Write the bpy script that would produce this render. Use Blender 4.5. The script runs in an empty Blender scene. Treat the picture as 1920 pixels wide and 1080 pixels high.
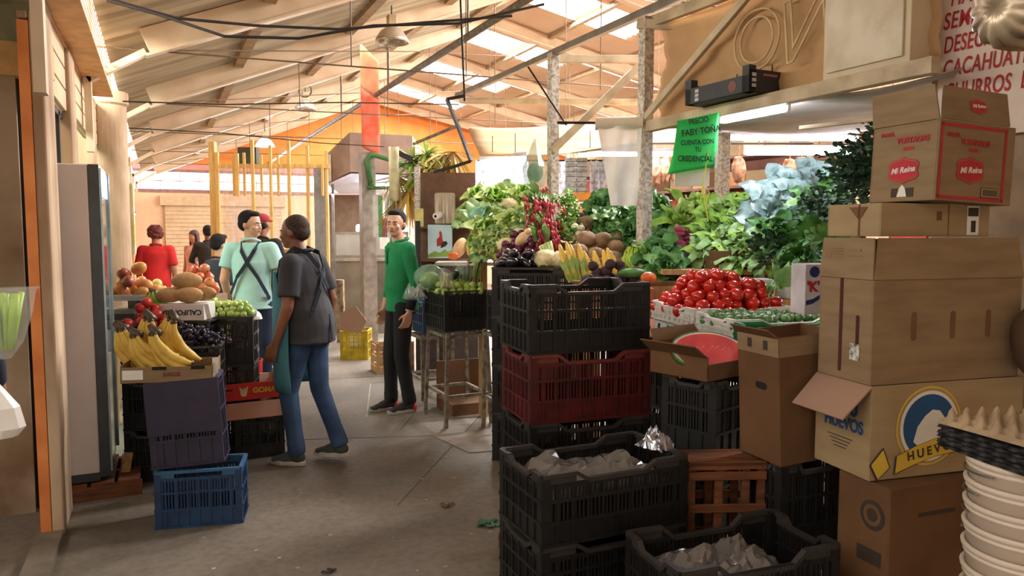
import bpy, bmesh, math, random
from mathutils import Vector, Matrix, noise, Euler
random.seed(7)
C = bpy.context.scene.collection
PI = math.pi
R = math.radians

# ------------------------------------------------------------------ camera, sky, exposure
CAM_H = 1.58
F_PX, PITCH, YAW = 1400.0, R(4.29), R(-25.24)
cam_data = bpy.data.cameras.new('camera')
cam = bpy.data.objects.new('camera', cam_data)
C.objects.link(cam)
cam.location = (0, 0, CAM_H)
cam.rotation_euler = (R(90) - PITCH, 0, YAW)
cam_data.sensor_width = 36.0
cam_data.lens = 36.0 * F_PX / 1920.0
cam_data.clip_start = 0.05
bpy.context.scene.camera = cam
sc = bpy.context.scene
sc.view_settings.view_transform = 'Standard'
sc.view_settings.look = 'None'
sc.view_settings.gamma = 1.0
sc.view_settings.exposure = 0.78
sc.view_settings.use_curve_mapping = False
world = bpy.data.worlds.new('sky')
sc.world = world
world.use_nodes = True
world.node_tree.nodes['Background'].inputs[0].default_value = (1.0, 0.95, 0.90, 1)
world.node_tree.nodes['Background'].inputs[1].default_value = 2.2
SKY_W = 330.0      # daylight through each roof opening

def area(name, loc, sx, sy, power, col=(1, .95, .88), rot=(0, 0, 0)):
    l = bpy.data.lights.new(name, 'AREA')
    l.shape = 'RECTANGLE'; l.size = sx; l.size_y = sy; l.energy = power; l.color = col
    o = bpy.data.objects.new(name, l); C.objects.link(o)
    o.location = loc; o.rotation_euler = rot
    return o
RIDGE_X, RIDGE_Z, SL, SR = 5.3, 5.24, 0.40, 0.20
SKY_ROWS = [2.1, 4.8, 7.5, 10.2, 12.9, 15.7, 18.4]
for yy in SKY_ROWS:
    area('roof_daylight', (6.45, yy + .45, RIDGE_Z - SR * 1.15 + .25), 2.1, 0.95, SKY_W * (.8 if yy < 3 else 1.3), (1, .955, .93), (0, math.atan(SR), 0))

# ------------------------------------------------------------------ pixel helpers (photo frame 1920x1080 -> a point at a real distance)
def _ray(px, py):
    x = (px - 960) / F_PX; y = -(py - 540) / F_PX
    f = math.cos(PITCH) + y * math.sin(PITCH); u = -math.sin(PITCH) + y * math.cos(PITCH)
    fx, fy = -math.sin(YAW), math.cos(YAW); rx, ry = math.cos(YAW), math.sin(YAW)
    return Vector((x * rx + f * fx, x * ry + f * fy, u)), f
def W(px, py, d):
    a, f = _ray(px, py); return Vector((0, 0, CAM_H)) + a * (d / f)
def GZ(px, py, z=0.0):
    a, f = _ray(px, py); return Vector((0, 0, CAM_H)) + a * ((z - CAM_H) / a.z)
def PX(px, py, X):
    a, f = _ray(px, py); return Vector((0, 0, CAM_H)) + a * (X / a.x)
def dirw(r, f):          # direction given as (to the camera's right, away from camera)
    fx, fy = -math.sin(YAW), math.cos(YAW); rx, ry = math.cos(YAW), math.sin(YAW)
    return Vector((r * rx + f * fx, r * ry + f * fy, 0))
def facing(r, f):        # z rotation that turns local -Y to that direction
    v = dirw(r, f); return math.atan2(v.x, -v.y)

# ------------------------------------------------------------------ materials
def lin(c):
    return tuple(((v / 255) / 12.92 if v / 255 <= .04045 else ((v / 255 + .055) / 1.055) ** 2.4) for v in c)
MATS = {}
def mat(name, c, rough=.6, metal=0.0, var=.15, scale=9.0, bump=0.0, emit=0.0, alpha=1.0, trans=0.0, c2=None, stretch=None, coat=0.0, sss=0.0, bscale=None):
    if name in MATS: return MATS[name]
    m = bpy.data.materials.new(name); m.use_nodes = True
    nt = m.node_tree; b = nt.nodes['Principled BSDF']
    l = lin(c)
    l2 = lin(c2) if c2 else tuple(v * (1 - var * 2) for v in l)
    tc = nt.nodes.new('ShaderNodeTexCoord'); mp = nt.nodes.new('ShaderNodeMapping')
    nz = nt.nodes.new('ShaderNodeTexNoise'); nz.inputs['Scale'].default_value = scale; nz.inputs['Detail'].default_value = 5
    cr = nt.nodes.new('ShaderNodeValToRGB')
    cr.color_ramp.elements[0].position = .34; cr.color_ramp.elements[1].position = .62
    cr.color_ramp.elements[0].color = (*l2, 1); cr.color_ramp.elements[1].color = (*l, 1)
    nt.links.new(tc.outputs['Object'], mp.inputs[0]); nt.links.new(mp.outputs[0], nz.inputs['Vector'])
    if stretch: mp.inputs['Scale'].default_value = stretch
    nt.links.new(nz.outputs['Fac'], cr.inputs[0]); nt.links.new(cr.outputs[0], b.inputs['Base Color'])
    b.inputs['Roughness'].default_value = rough; b.inputs['Metallic'].default_value = metal
    if coat: b.inputs['Coat Weight'].default_value = coat
    if sss:
        b.inputs['Subsurface Weight'].default_value = sss; b.inputs['Subsurface Scale'].default_value = .01
    if bump:
        bp = nt.nodes.new('ShaderNodeBump'); bp.inputs['Strength'].default_value = bump; bp.inputs['Distance'].default_value = .01
        if bscale:
            n2 = nt.nodes.new('ShaderNodeTexNoise'); n2.inputs['Scale'].default_value = bscale
            nt.links.new(mp.outputs[0], n2.inputs['Vector']); nt.links.new(n2.outputs['Fac'], bp.inputs['Height'])
        else:
            nt.links.new(nz.outputs['Fac'], bp.inputs['Height'])
        nt.links.new(bp.outputs[0], b.inputs['Normal'])
    if emit:
        b.inputs['Emission Color'].default_value = (*l, 1); b.inputs['Emission Strength'].default_value = emit
    b.inputs['Alpha'].default_value = alpha
    b.inputs['Transmission Weight'].default_value = trans
    MATS[name] = m
    return m

BLACKP = mat('black_plastic', (20, 18, 18), .5, var=.2, c2=(11, 10, 11))
BLACKR = mat('black_plastic_worn_rim', (50, 46, 44), .5, var=.2)
REDP = mat('dark_red_plastic', (84, 14, 14), .55, c2=(54, 8, 10))
BLUEP = mat('blue_plastic', (20, 58, 96), .5, c2=(14, 42, 74))
PURP = mat('dark_violet_plastic', (44, 38, 64), .5, c2=(34, 30, 52))
GREENP = mat('green_plastic', (20, 105, 60), .45, c2=(14, 84, 48))
YELP = mat('yellow_plastic', (196, 172, 30), .5, c2=(150, 136, 24))
WHITEP = mat('white_plastic', (215, 212, 205), .45, var=.06)
CARD = mat('cardboard', (138, 114, 84), .85, c2=(124, 101, 72), scale=4, stretch=(1, 1, 6))
CARDL = mat('pale_cardboard', (160, 137, 102), .85, c2=(148, 124, 90), scale=4, stretch=(1, 1, 5))
CARDD = mat('brown_cardboard', (110, 76, 44), .85, c2=(92, 62, 34), scale=4)
CARDIN = mat('cardboard_inside', (112, 80, 52), .9, scale=5)
CARDP = mat('pinkish_cardboard', (162, 128, 108), .85, var=.05, scale=4)
RED_INK = mat('red_ink', (178, 40, 52), .8, var=.08)
DARK_INK = mat('dark_ink', (60, 48, 40), .8, var=.1)
BLUE_INK = mat('blue_ink', (28, 78, 128), .8, var=.08)
YEL_INK = mat('yellow_ink', (212, 176, 60), .8, var=.08)
WHITE_INK = mat('white_ink', (222, 216, 205), .8, var=.05)
STEEL = mat('painted_steel', (196, 178, 148), .55, c2=(158, 138, 108), scale=5)
STEELD = mat('dirty_steel', (124, 112, 96), .55, .3, c2=(86, 74, 62), scale=14)
IRON = mat('dark_iron', (52, 48, 46), .5, .5)
GALV = mat('galvanised', (150, 148, 142), .35, .8, var=.12)
POSTM = mat('peeling_white_post', (206, 198, 186), .6, c2=(140, 126, 114), scale=45)
WOOD = mat('pale_wood', (186, 148, 98), .7, c2=(156, 116, 72), scale=5, stretch=(8, 8, 1))
WOODD = mat('dark_orange_wood', (118, 68, 34), .7, c2=(80, 44, 22), scale=6, stretch=(1, 6, 6))
YWOOD = mat('yellow_wood', (236, 200, 124), .6, c2=(214, 166, 84), scale=4, stretch=(6, 6, 1))
CABLE = mat('black_cable', (38, 32, 30), .6)
PAPER = mat('white_paper', (226, 224, 218), .8, var=.04)
FOAM = mat('white_foam', (206, 208, 206), .7, var=.06)

def film(name, c, alpha=.35, rough=.15):
    if name in MATS: return MATS[name]
    m = mat(name, c, rough, var=.05, alpha=alpha, bump=.25, bscale=7)
    m.node_tree.nodes['Principled BSDF'].inputs['Specular IOR Level'].default_value = .8
    return m
FILM = film('clear_plastic_film', (205, 207, 210), .24)
FILMW = film('milky_plastic_film', (232, 228, 222), .92, .35)
FILMG = film('greenish_plastic_film', (150, 190, 165), .45)

# ------------------------------------------------------------------ mesh builder
class MB:
    def __init__(s): s.v = []; s.f = []; s.m = []; s.T = Matrix()
    def add(s, vs, fs, mi=0):
        n = len(s.v); T = s.T
        s.v += [T @ Vector(p) for p in vs]; s.f += [tuple(i + n for i in f) for f in fs]; s.m += [mi] * len(fs)
    def box(s, x0, y0, z0, x1, y1, z1, mi=0):
        s.add([(x0, y0, z0), (x1, y0, z0), (x1, y1, z0), (x0, y1, z0), (x0, y0, z1), (x1, y0, z1), (x1, y1, z1), (x0, y1, z1)],
              [(0, 3, 2, 1), (4, 5, 6, 7), (0, 1, 5, 4), (1, 2, 6, 5), (2, 3, 7, 6), (3, 0, 4, 7)], mi)
    def bar(s, a, b, w, h, mi=0, up=(0, 0, 1)):
        a = Vector(a); b = Vector(b); d = (b - a).normalized(); u = Vector(up)
        sd = d.cross(u)
        if sd.length < 1e-4: sd = d.cross(Vector((1, 0, 0)))
        sd.normalize(); u = sd.cross(d).normalized()
        vs = []
        for p in (a, b):
            for i, j in ((-1, -1), (1, -1), (1, 1), (-1, 1)): vs.append(p + sd * i * w / 2 + u * j * h / 2)
        s.add(vs, [(0, 1, 2, 3), (7, 6, 5, 4), (0, 4, 5, 1), (1, 5, 6, 2), (2, 6, 7, 3), (3, 7, 4, 0)], mi)
    def tube(s, pts, rs, n=10, mi=0, closed_ends=True):
        pts = [Vector(p) for p in pts]
        if not hasattr(rs, '__len__'): rs = [rs] * len(pts)
        vs = []; fs = []; prev = None
        for i, p in enumerate(pts):
            d = (pts[min(i + 1, len(pts) - 1)] - pts[max(i - 1, 0)]).normalized()
            if prev is None:
                u = d.orthogonal().normalized()
            else:
                u = (prev - d * prev.dot(d)).normalized()
            prev = u; w = d.cross(u)
            for k in range(n):
                a = 2 * PI * k / n; vs.append(p + (u * math.cos(a) + w * math.sin(a)) * rs[i])
        for i in range(len(pts) - 1):
            for k in range(n):
                fs.append((i * n + k, i * n + (k + 1) % n, (i + 1) * n + (k + 1) % n, (i + 1) * n + k))
        if closed_ends:
            fs.append(tuple(range(n - 1, -1, -1))); fs.append(tuple((len(pts) - 1) * n + k for k in range(n)))
        s.add(vs, fs, mi)
    def caps(s, a, b, ra, rb, n=12, mi=0):
        a = Vector(a); b = Vector(b); d = b - a; L = d.length
        if L < 1e-5: d = Vector((0, 0, 1)); L = 1e-5
        d.normalize(); P = []; Rr = []
        for k in range(4): t = PI / 2 * (1 - k / 4 * .98 - .02 * (k == 0)); P.append(a - d * ra * math.sin(t)); Rr.append(max(ra * math.cos(t), ra * .08))
        P.append(a); Rr.append(ra); P.append(b); Rr.append(rb)
        for k in range(1, 5): t = PI / 2 * k / 4; P.append(b + d * rb * math.sin(t)); Rr.append(max(rb * math.cos(t), rb * .08))
        s.tube(P, Rr, n, mi)
    def loft(s, secs, n=20, mi=0):   # secs: (center, rx, ry[, power]) rings in the local XY plane
        vs = []; fs = []
        for q in secs:
            c, rx, ry = Vector(q[0]), q[1], q[2]; yaw = q[3] if len(q) > 3 else 0
            for k in range(n):
                a = 2 * PI * k / n; x = rx * math.cos(a); y = ry * math.sin(a)
                vs.append(c + Vector((x * math.cos(yaw) - y * math.sin(yaw), x * math.sin(yaw) + y * math.cos(yaw), 0)))
        m = len(secs)
        for i in range(m - 1):
            for k in range(n): fs.append((i * n + k, i * n + (k + 1) % n, (i + 1) * n + (k + 1) % n, (i + 1) * n + k))
        fs.append(tuple(range(n - 1, -1, -1))); fs.append(tuple((m - 1) * n + k for k in range(n)))
        s.add(vs, fs, mi)
    def ball(s, c, r, n=14, m=9, mi=0, fn=None, rot=None):
        c = Vector(c); r = r if hasattr(r, '__len__') else (r, r, r)
        vs = [(0, 0, -1)]; fs = []
        for i in range(1, m):
            t = PI * i / m - PI / 2
            for k in range(n): a = 2 * PI * k / n; vs.append((math.cos(t) * math.cos(a), math.cos(t) * math.sin(a), math.sin(t)))
        vs.append((0, 0, 1))
        out = []
        for p in vs:
            q = Vector(p); k = fn(q) if fn else 1.0
            q = Vector((q.x * r[0], q.y * r[1], q.z * r[2])) * k
            if rot: q = rot @ q
            out.append(q + c)
        for k in range(n): fs.append((0, 1 + (k + 1) % n, 1 + k))
        for i in range(m - 2):
            for k in range(n): a = 1 + i * n; fs.append((a + k, a + (k + 1) % n, a + n + (k + 1) % n, a + n + k))
        e = len(vs) - 1; a = 1 + (m - 2) * n
        for k in range(n): fs.append((a + k, a + (k + 1) % n, e))
        s.add(out, fs, mi)
    def lathe(s, prof, n=24, mi=0, ribs=None):
        vs = []; fs = []
        for (r, z) in prof:
            for k in range(n):
                a = 2 * PI * k / n; q = r * (1 + (ribs * (k % 2) if ribs else 0)); vs.append((q * math.cos(a), q * math.sin(a), z))
        for i in range(len(prof) - 1):
            for k in range(n): fs.append((i * n + k, i * n + (k + 1) % n, (i + 1) * n + (k + 1) % n, (i + 1) * n + k))
        s.add(vs, fs, mi)
    def prism(s, pts, t, mi=0, M=None):      # 2-D outline in face coordinates, thickness t along +Z of M
        n = len(pts); T0 = s.T
        if M is not None: s.T = s.T @ M
        s.add([(p[0], p[1], 0) for p in pts] + [(p[0], p[1], t) for p in pts],
              [tuple(range(n - 1, -1, -1)), tuple(range(n, 2 * n))] + [(k, (k + 1) % n, n + (k + 1) % n, n + k) for k in range(n)], mi)
        s.T = T0
    def grid(s, fn, nu, nv, mi=0, thick=0):
        vs = [fn(i / nu, j / nv) for i in range(nu + 1) for j in range(nv + 1)]
        fs = [(i * (nv + 1) + j, (i + 1) * (nv + 1) + j, (i + 1) * (nv + 1) + j + 1, i * (nv + 1) + j + 1) for i in range(nu) for j in range(nv)]
        s.add(vs, fs, mi)
    def mesh(s, name, mats, smooth=False):
        me = bpy.data.meshes.new(name); me.from_pydata([tuple(p) for p in s.v], [], s.f); me.validate()
        for m in (mats if isinstance(mats, (list, tuple)) else [mats]): me.materials.append(m)
        if len(me.polygons) == len(s.m): me.polygons.foreach_set('material_index', s.m)
        me.polygons.foreach_set('use_smooth', [smooth] * len(me.polygons)); me.update()
        return me
    def build(s, name, mats, parent=None, smooth=False, bevel=0, solid=0, label=None, cat=None, group=None, kind=None, loc=None, rz=None, sub=0):
        o = bpy.data.objects.new(name, s.mesh(name, mats, smooth)); C.objects.link(o)
        if parent is not None: o.parent = parent
        if loc is not None: o.location = loc
        if rz is not None: o.rotation_euler = (0, 0, rz)
        if solid: md = o.modifiers.new('solid', 'SOLIDIFY'); md.thickness = solid; md.offset = 0
        if bevel: md = o.modifiers.new('bevel', 'BEVEL'); md.width = bevel; md.segments = 2; md.limit_method = 'ANGLE'
        if sub: md = o.modifiers.new('sub', 'SUBSURF'); md.levels = md.render_levels = sub
        tag(o, label, cat, group, kind)
        return o
def tag(o, label=None, cat=None, group=None, kind=None):
    if label: o['label'] = label
    if cat: o['category'] = cat
    if group: o['group'] = group
    if kind: o['kind'] = kind
    return o
def thing(name, label, cat, loc=(0, 0, 0), rz=0, group=None, rot=None):
    o = bpy.data.objects.new(name, None); C.objects.link(o); o.empty_display_size = .05
    o.location = loc; o.rotation_euler = rot if rot else (0, 0, rz)
    return tag(o, label, cat, group)
def mobj(name, me, parent=None, loc=None, rot=None, label=None, cat=None, group=None, scale=None):
    o = bpy.data.objects.new(name, me); C.objects.link(o)
    if parent is not None: o.parent = parent
    if loc is not None: o.location = loc
    if rot is not None: o.rotation_euler = rot
    if scale is not None: o.scale = scale if hasattr(scale, '__len__') else (scale,) * 3
    return tag(o, label, cat, group)
def dup(root, loc=None, rot=None, label=None, group=None, scale=None):
    r = root.copy(); C.objects.link(r)
    if loc is not None: r.location = loc
    if rot is not None: r.rotation_euler = rot
    if label: r['label'] = label
    if group: r['group'] = group
    if scale is not None: r.scale = (scale,) * 3
    for ch in root.children:
        c = ch.copy(); C.objects.link(c); c.parent = r
        for g in ch.children:
            d = g.copy(); C.objects.link(d); d.parent = c
    return r
def faceM(o, n, u=(0, 0, 1)):
    n = Vector(n).normalized(); u = Vector(u).normalized(); r = u.cross(n)
    return Matrix(((r.x, u.x, n.x, o[0]), (r.y, u.y, n.y, o[1]), (r.z, u.z, n.z, o[2]), (0, 0, 0, 1)))
def text(s, size, M, m, parent, name='lettering', italic=0, sx=1.0, bold=0.0, align='CENTER', space=1.0, outline=0):
    cu = bpy.data.curves.new(name, 'FONT'); cu.body = s; cu.size = size; cu.extrude = .0006; cu.shear = italic
    cu.align_x = align; cu.align_y = 'CENTER'; cu.offset = bold * size; cu.space_character = space
    if outline: cu.fill_mode = 'NONE'; cu.bevel_depth = outline; cu.extrude = 0
    tmp = bpy.data.objects.new(name, cu); C.objects.link(tmp)
    me = bpy.data.meshes.new_from_object(tmp.evaluated_get(bpy.context.evaluated_depsgraph_get()))
    bpy.data.objects.remove(tmp); bpy.data.curves.remove(cu)
    me.materials.clear(); me.materials.append(m)
    o = bpy.data.objects.new(name, me); C.objects.link(o); o.parent = parent
    o.matrix_local = M @ Matrix.Translation((0, 0, .0012)) @ Matrix.Diagonal((sx, 1, 1, 1))
    return o
def circ(r, n=28, sx=1, sy=1, cx=0, cy=0): return [(cx + r * sx * math.cos(2 * PI * k / n), cy + r * sy * math.sin(2 * PI * k / n)) for k in range(n)]

# ------------------------------------------------------------------ the building
def floor_material():
    m = mat('stained_concrete', (128, 118, 104), .62, c2=(96, 88, 77), scale=1.3, bump=.15, bscale=40)
    nt = m.node_tree; b = nt.nodes['Principled BSDF']
    cr = [n for n in nt.nodes if n.type == 'VALTORGB'][0]
    n2 = nt.nodes.new('ShaderNodeTexNoise'); n2.inputs['Scale'].default_value = 22; n2.inputs['Detail'].default_value = 6
    tc = [n for n in nt.nodes if n.type == 'TEX_COORD'][0]
    nt.links.new(tc.outputs['Object'], n2.inputs['Vector'])
    r2 = nt.nodes.new('ShaderNodeValToRGB'); r2.color_ramp.elements[0].position = .3; r2.color_ramp.elements[1].position = .6
    r2.color_ramp.elements[0].color = (.72, .72, .72, 1); r2.color_ramp.elements[1].color = (1, 1, 1, 1)
    mx = nt.nodes.new('ShaderNodeMix'); mx.data_type = 'RGBA'; mx.blend_type = 'MULTIPLY'; mx.inputs[0].default_value = 1
    nt.links.new(n2.outputs['Fac'], r2.inputs[0]); nt.links.new(cr.outputs[0], mx.inputs[6]); nt.links.new(r2.outputs[0], mx.inputs[7])
    nt.links.new(mx.outputs[2], b.inputs['Base Color'])
    return m
FLOORM = floor_material()
mb = MB(); mb.box(-4, -3, -.1, 14, 23, 0)
mb.build('floor', FLOORM, kind='structure')
mb = MB(); mb.box(-4, -3.1, 0, -.6, -3, 5.5); mb.box(.1, -3.1, 0, 14, -3, 5.5); mb.box(-.6, -3.1, 2.2, .1, -3, 5.5)
mb.build('wall_front_light_block', mat('front_plaster', (190, 166, 136), .8), kind='structure')  # unseen wall added behind the camera, its narrow gap limits the sky light
mb = MB(); mb.box(-4, -3, 0, -3.9, 23, 2.8); mb.build('wall_left_outer', mat('front_plaster', (190, 166, 136), .8), kind='structure')
mb = MB()                                       # slab joints and the cover of a drain
for a, b in (((1.2, 4.1), (3.2, 6.9)), ((.5, 5.9), (4.2, 4.6)), ((.2, 8.3), (5.0, 7.4)), ((2.55, 7.2), (1.7, 5.7))):
    mb.bar((*a, .0005), (*b, .0005), .008, .002)
mb.build('trim_1', mat('joint_dirt', (92, 82, 72), .9), kind='structure')
mb = MB(); mb.bar((1.95, 7.6, .001), (1.55, 6.2, .001), .012, .002)
mb.build('trim_2', mat('chalk_line', (188, 182, 172), .9), kind='structure')
tq = [GZ(812, 818), GZ(965, 800), GZ(975, 842), GZ(880, 850)]
c0 = sum(tq, Vector()) / 4
mb = MB(); v = [(p.x, p.y, .006) for p in tq]; mb.add(v + [(p[0], p[1], .0) for p in v], [(0, 1, 2, 3), (0, 4, 5, 1), (1, 5, 6, 2), (2, 6, 7, 3), (3, 7, 4, 0)][::1])
mb.build('drain_cover', mat('drain_plate', (140, 126, 108), .6, c2=(112, 98, 84), scale=6), label='square concrete drain cover set in the aisle floor', cat='drain cover')
mb = MB(); mb.box(-.62, -2, 0, -.5, 4.44, .035)
mb.build('trim_3', mat('worn_curb', (120, 108, 92), .8), kind='structure')

# left wall: bays of posts and board fascia over shop openings
PLAST = mat('stained_plaster', (196, 172, 142), .8, c2=(150, 120, 92), scale=4, stretch=(1, 1, .3))
ORANGE = mat('orange_paint', (228, 142, 74), .6, c2=(206, 118, 56), scale=5)
BOARD = mat('cream_boards', (208, 186, 150), .7, c2=(190, 164, 128), scale=2)
GREYW = mat('grimy_grey_wall', (166, 152, 128), .85, c2=(118, 98, 72), scale=2.2)
DARK = mat('dark_interior', (26, 22, 20), .9)
mb = MB(); mb.box(-.60, 4.42, 0, -.552, 4.82, 2.62); mb.build('trim_4', ORANGE, kind='structure')
mb = MB(); mb.box(-.551, 4.42, 0, -.495, 4.83, 2.8); mb.box(-.60, 4.42, 2.63, -.552, 4.82, 2.8); mb.build('trim_5', PLAST, kind='structure', bevel=.01)
mb = MB(); mb.box(-2.6, 4.87, 0, -.68, 4.90, 2.42)                      # grey wall inside the doorway
mb.build('wall_1', GREYW, kind='structure')
mb = MB(); mb.box(-2.6, 2.0, 2.80, -.60, 4.94, 2.84); mb.box(-2.6, 4.87, 2.6, -.6, 4.92, 2.8); mb.build('wall_11', mat('greenish_board', (150, 150, 120), .7), kind='structure')  # board over the lintel, plus a recess ceiling added to block clerestory spill
mb = MB(); mb.box(-2.6, 4.84, 2.42, -.5, 4.93, 2.6); mb.build('trim_6', mat('amber_lintel', (206, 166, 104), .6), kind='structure')
mb = MB(); mb.box(-.60, 2.4, 2.66, -.5, 4.40, 2.8); mb.build('wall_2', mat('greenish_board', (150, 150, 120), .7), kind='structure')
mb = MB(); mb.box(-.70, 4.93, 0, -.62, 5.0, 2.6); mb.build('trim_gap_shade', DARK, kind='structure')  # solid dark strip standing in for the shade of the gap
def fascia(n, y0, y1, zb, zt, boards=3):
    b = MB(); h = (zt - zb) / boards
    for k in range(boards): b.box(-.545 + .004 * k, y0, zb + k * h + .012, -.505 - .0 * k, y1, zb + (k + 1) * h)
    b.box(-.56, y0, zb, -.53, y1, zt)
    b.build('wall_%d' % n, BOARD, kind='structure', bevel=.004)
fascia(3, 4.83, 5.55, 2.33, 2.74)
fascia(4, 5.9, 7.35, 2.38, 2.74, 3)
fascia(5, 7.7, 9.8, 2.40, 2.74)
mb = MB(); mb.box(-.62, 5.55, 0, -.48, 5.9, 2.74); mb.build('trim_8', PLAST, kind='structure', bevel=.01)
mb = MB(); mb.box(-.62, 7.35, 0, -.48, 7.7, 2.74); mb.build('trim_9', PLAST, kind='structure', bevel=.01)
# dirty canvas / board above the fascia
mb = MB(); mb.box(-.60, 3.0, 2.74, -.50, 10.4, 2.80); mb.build('wall_6', mat('brown_plywood', (188, 138, 88), .8, c2=(150, 100, 58), scale=3), kind='structure', bevel=.004)
# louvred clerestory: slats with daylight between
mb = MB()
for k in range(6):
    z = 2.805 + k * .045
    mb.add([(-.34, 3.0, z + .018), (-.34, 7.6, z + .018), (-.342, 7.6, z + .018), (-.342, 3.0, z + .018), (-.34, 3.0, z), (-.34, 7.6, z), (-.342, 7.6, z), (-.342, 3.0, z)],
           [(0, 1, 2, 3), (7, 6, 5, 4), (0, 3, 7, 4), (1, 5, 6, 2), (0, 4, 5, 1), (3, 2, 6, 7)])
for yy in (3.2, 5.4, 7.57): mb.box(-.35, yy, 2.78, -.34, yy + .03, 3.05)
mb.box(-.50, 3.0, 2.77, -.33, 7.6, 2.79)
mb.build('window_1', mat('louvre_slats', (226, 172, 112), .5), kind='structure')
area('clerestory_daylight', (-1.15, 5.6, 3.15), .7, 4.6, 260, (1, .93, .82), (0, R(-80), 0))
mb = MB(); mb.box(-.62, 10.2, 2.74, -.5, 20.9, 3.0)
mb.build('wall_7', PLAST, kind='structure')
# mint lit shop behind window 2, dark bay behind window 3
MINT = mat('mint_wall', (176, 216, 186), .7, var=.04)
mb = MB(); mb.box(-3.4, 7.34, 0, -.62, 7.40, 3.0); mb.box(-3.4, 5.0, 2.95, -.62, 7.4, 3.0); mb.box(-3.45, 5.0, 0, -3.4, 7.4, 3.0)
mb.build('wall_8', MINT, kind='structure')
area('shop_lamp', (-1.8, 6.2, 2.9), .6, 1.2, 45, (.86, 1, .9))
mb = MB(); mb.box(-.56, 5.36, 1.2, -.53, 5.42, 2.33); mb.box(-.56, 4.83, 2.29, -.53, 5.55, 2.33); mb.build('window_2', IRON, kind='structure')
mb = MB(); mb.box(-3.0, 7.8, 0, -2.9, 21, 3.0); mb.box(-2.9, 9.7, 0, -.6, 9.75, 2.4); mb.build('wall_9', mat('dim_backroom', (96, 88, 70), .9), kind='structure')
# plaster column and rough timber frames further on
mb = MB(); mb.lathe([(.0, 0), (.17, 0), (.17, 2.80), (.19, 2.82), (.19, 2.93), (0, 2.93)], 28)
mb.build('trim_10', PLAST, kind='structure', smooth=False, loc=(-.42, 8.35, 0))
mb = MB(); mb.box(-.62, 10.0, 0, -.45, 10.25, 3.0); mb.box(-.62, 13.0, 0, -.45, 13.25, 3.0); mb.box(-.62, 16.0, 0, -.45, 16.25, 3.0); mb.box(-.62, 10, 2.75, -.55, 20.9, 3.0)
mb.build('trim_11', mat('rough_timber', (190, 146, 96), .8, c2=(140, 92, 54), scale=5), kind='structure')
mb = MB(); mb.box(-.62, 10.2, 0, -.56, 20.9, 2.6); mb.build('wall_10', mat('tan_sidewall', (200, 160, 118), .8), kind='structure')

# back wall with its strip of bright openings
BW = 20.9
PINK = mat('pink_wall', (204, 150, 140), .8, c2=(190, 130, 120), scale=2)
ORW = mat('orange_gable', (226, 138, 62), .75, c2=(206, 116, 44), scale=1.5)
def zl(x): return RIDGE_Z - SL * (RIDGE_X - x)
def zr(x): return RIDGE_Z - SR * (x - RIDGE_X)
mb = MB(); mb.box(-.6, BW, 0, 14, BW + .1, 2.62); mb.build('wall_back', mat('cream_backwall', (214, 184, 152), .8, var=.04), kind='structure')
mb = MB(); mb.box(-.6, BW, 3.12, 6.0, BW + .1, 3.32); mb.box(6.0, BW, 2.62, 14, BW + .1, 3.32); mb.build('wall_back_2', PINK, kind='structure')
mb = MB(); mb.add([(.3, BW + .05, 3.30), (14, BW + .05, 3.30), (14, BW + .05, zr(14) + .1), (RIDGE_X, BW + .05, RIDGE_Z + .1), (.3, BW + .05, zl(.3) + .1)], [(0, 1, 2, 3, 4)])
mb.build('wall_back_3', ORW, kind='structure', solid=.08)
mb = MB(); mb.box(-.6, BW - .02, 2.58, 6, BW + .02, 2.66); mb.box(-.6, BW - .02, 3.09, 6, BW + .02, 3.16)
for k in range(14): mb.box(-.4 + k * .46, BW, 2.62, -.385 + k * .46, BW + .03, 3.12)
mb.box(-.4, BW + .01, 2.86, 6, BW + .03, 2.88)
mb.build('window_3', mat('strip_frame', (150, 110, 110), .6), kind='structure')
area('back_daylight', (2.8, BW + .9, 2.7), 6.6, .7, 420, (1, .97, 1), (R(-90), 0, 0))
mb = MB(); mb.box(.15, BW - .06, 0, 3.0, BW - .01, 2.25)
for k in range(22): mb.box(.15, BW - .075, .02 + k * .1, 3.0, BW - .06, .08 + k * .1)
mb.box(.05, BW - .12, 2.25, 3.1, BW - .01, 2.5)
mb.build('door_1', mat('roller_door', (198, 172, 140), .6, var=.08), kind='structure')
area('side_roof_fill', (14.6, 8, 2.6), 1.2, 20, 1500, (1, .88, .77), (0, R(100), 0))  # unseen fill light added to brighten the underside of the roof
mb = MB(); mb.box(13.9, -3, 0, 14, 21, 2.3); mb.build('wall_right', mat('brown_sidewall', (150, 120, 96), .9), kind='structure')

# roof: corrugated sheets with openings, rafters, purlins, ties
ROOFL = mat('grey_roof_sheet', (184, 168, 140), .45, c2=(140, 126, 106), scale=1.2, stretch=(.3, 5, 1))
ROOFR = mat('cream_roof_sheet', (220, 190, 160), .6, c2=(204, 170, 136), scale=1.0)
def sheet(b, x0, x1, y0, y1, zf, off=.10, step=.07):
    n = max(2, int((y1 - y0) / step)); vs = []; fs = []
    for j in range(n + 1):
        y = y0 + (y1 - y0) * j / n; w = .018 * (1 if j % 2 else -1)
        vs += [(x0, y, zf(x0) + off + w), (x1, y, zf(x1) + off + w)]
    for j in range(n): fs.append((2 * j, 2 * j + 1, 2 * j + 3, 2 * j + 2))
    b.add(vs, fs)
mb = MB()
SLITS = [(12.75, 13.15, .3, 3.0), (15.5, 15.85, .2, 2.6), (9.95, 10.1, .6, 3.2)]
ycur = -3.0
for (a, b_, xa, xb) in sorted(SLITS):
    sheet(mb, -.345, RIDGE_X, ycur, a, zl); sheet(mb, -.345, xa, a, b_, zl); sheet(mb, xb, RIDGE_X, a, b_, zl); ycur = b_
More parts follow.
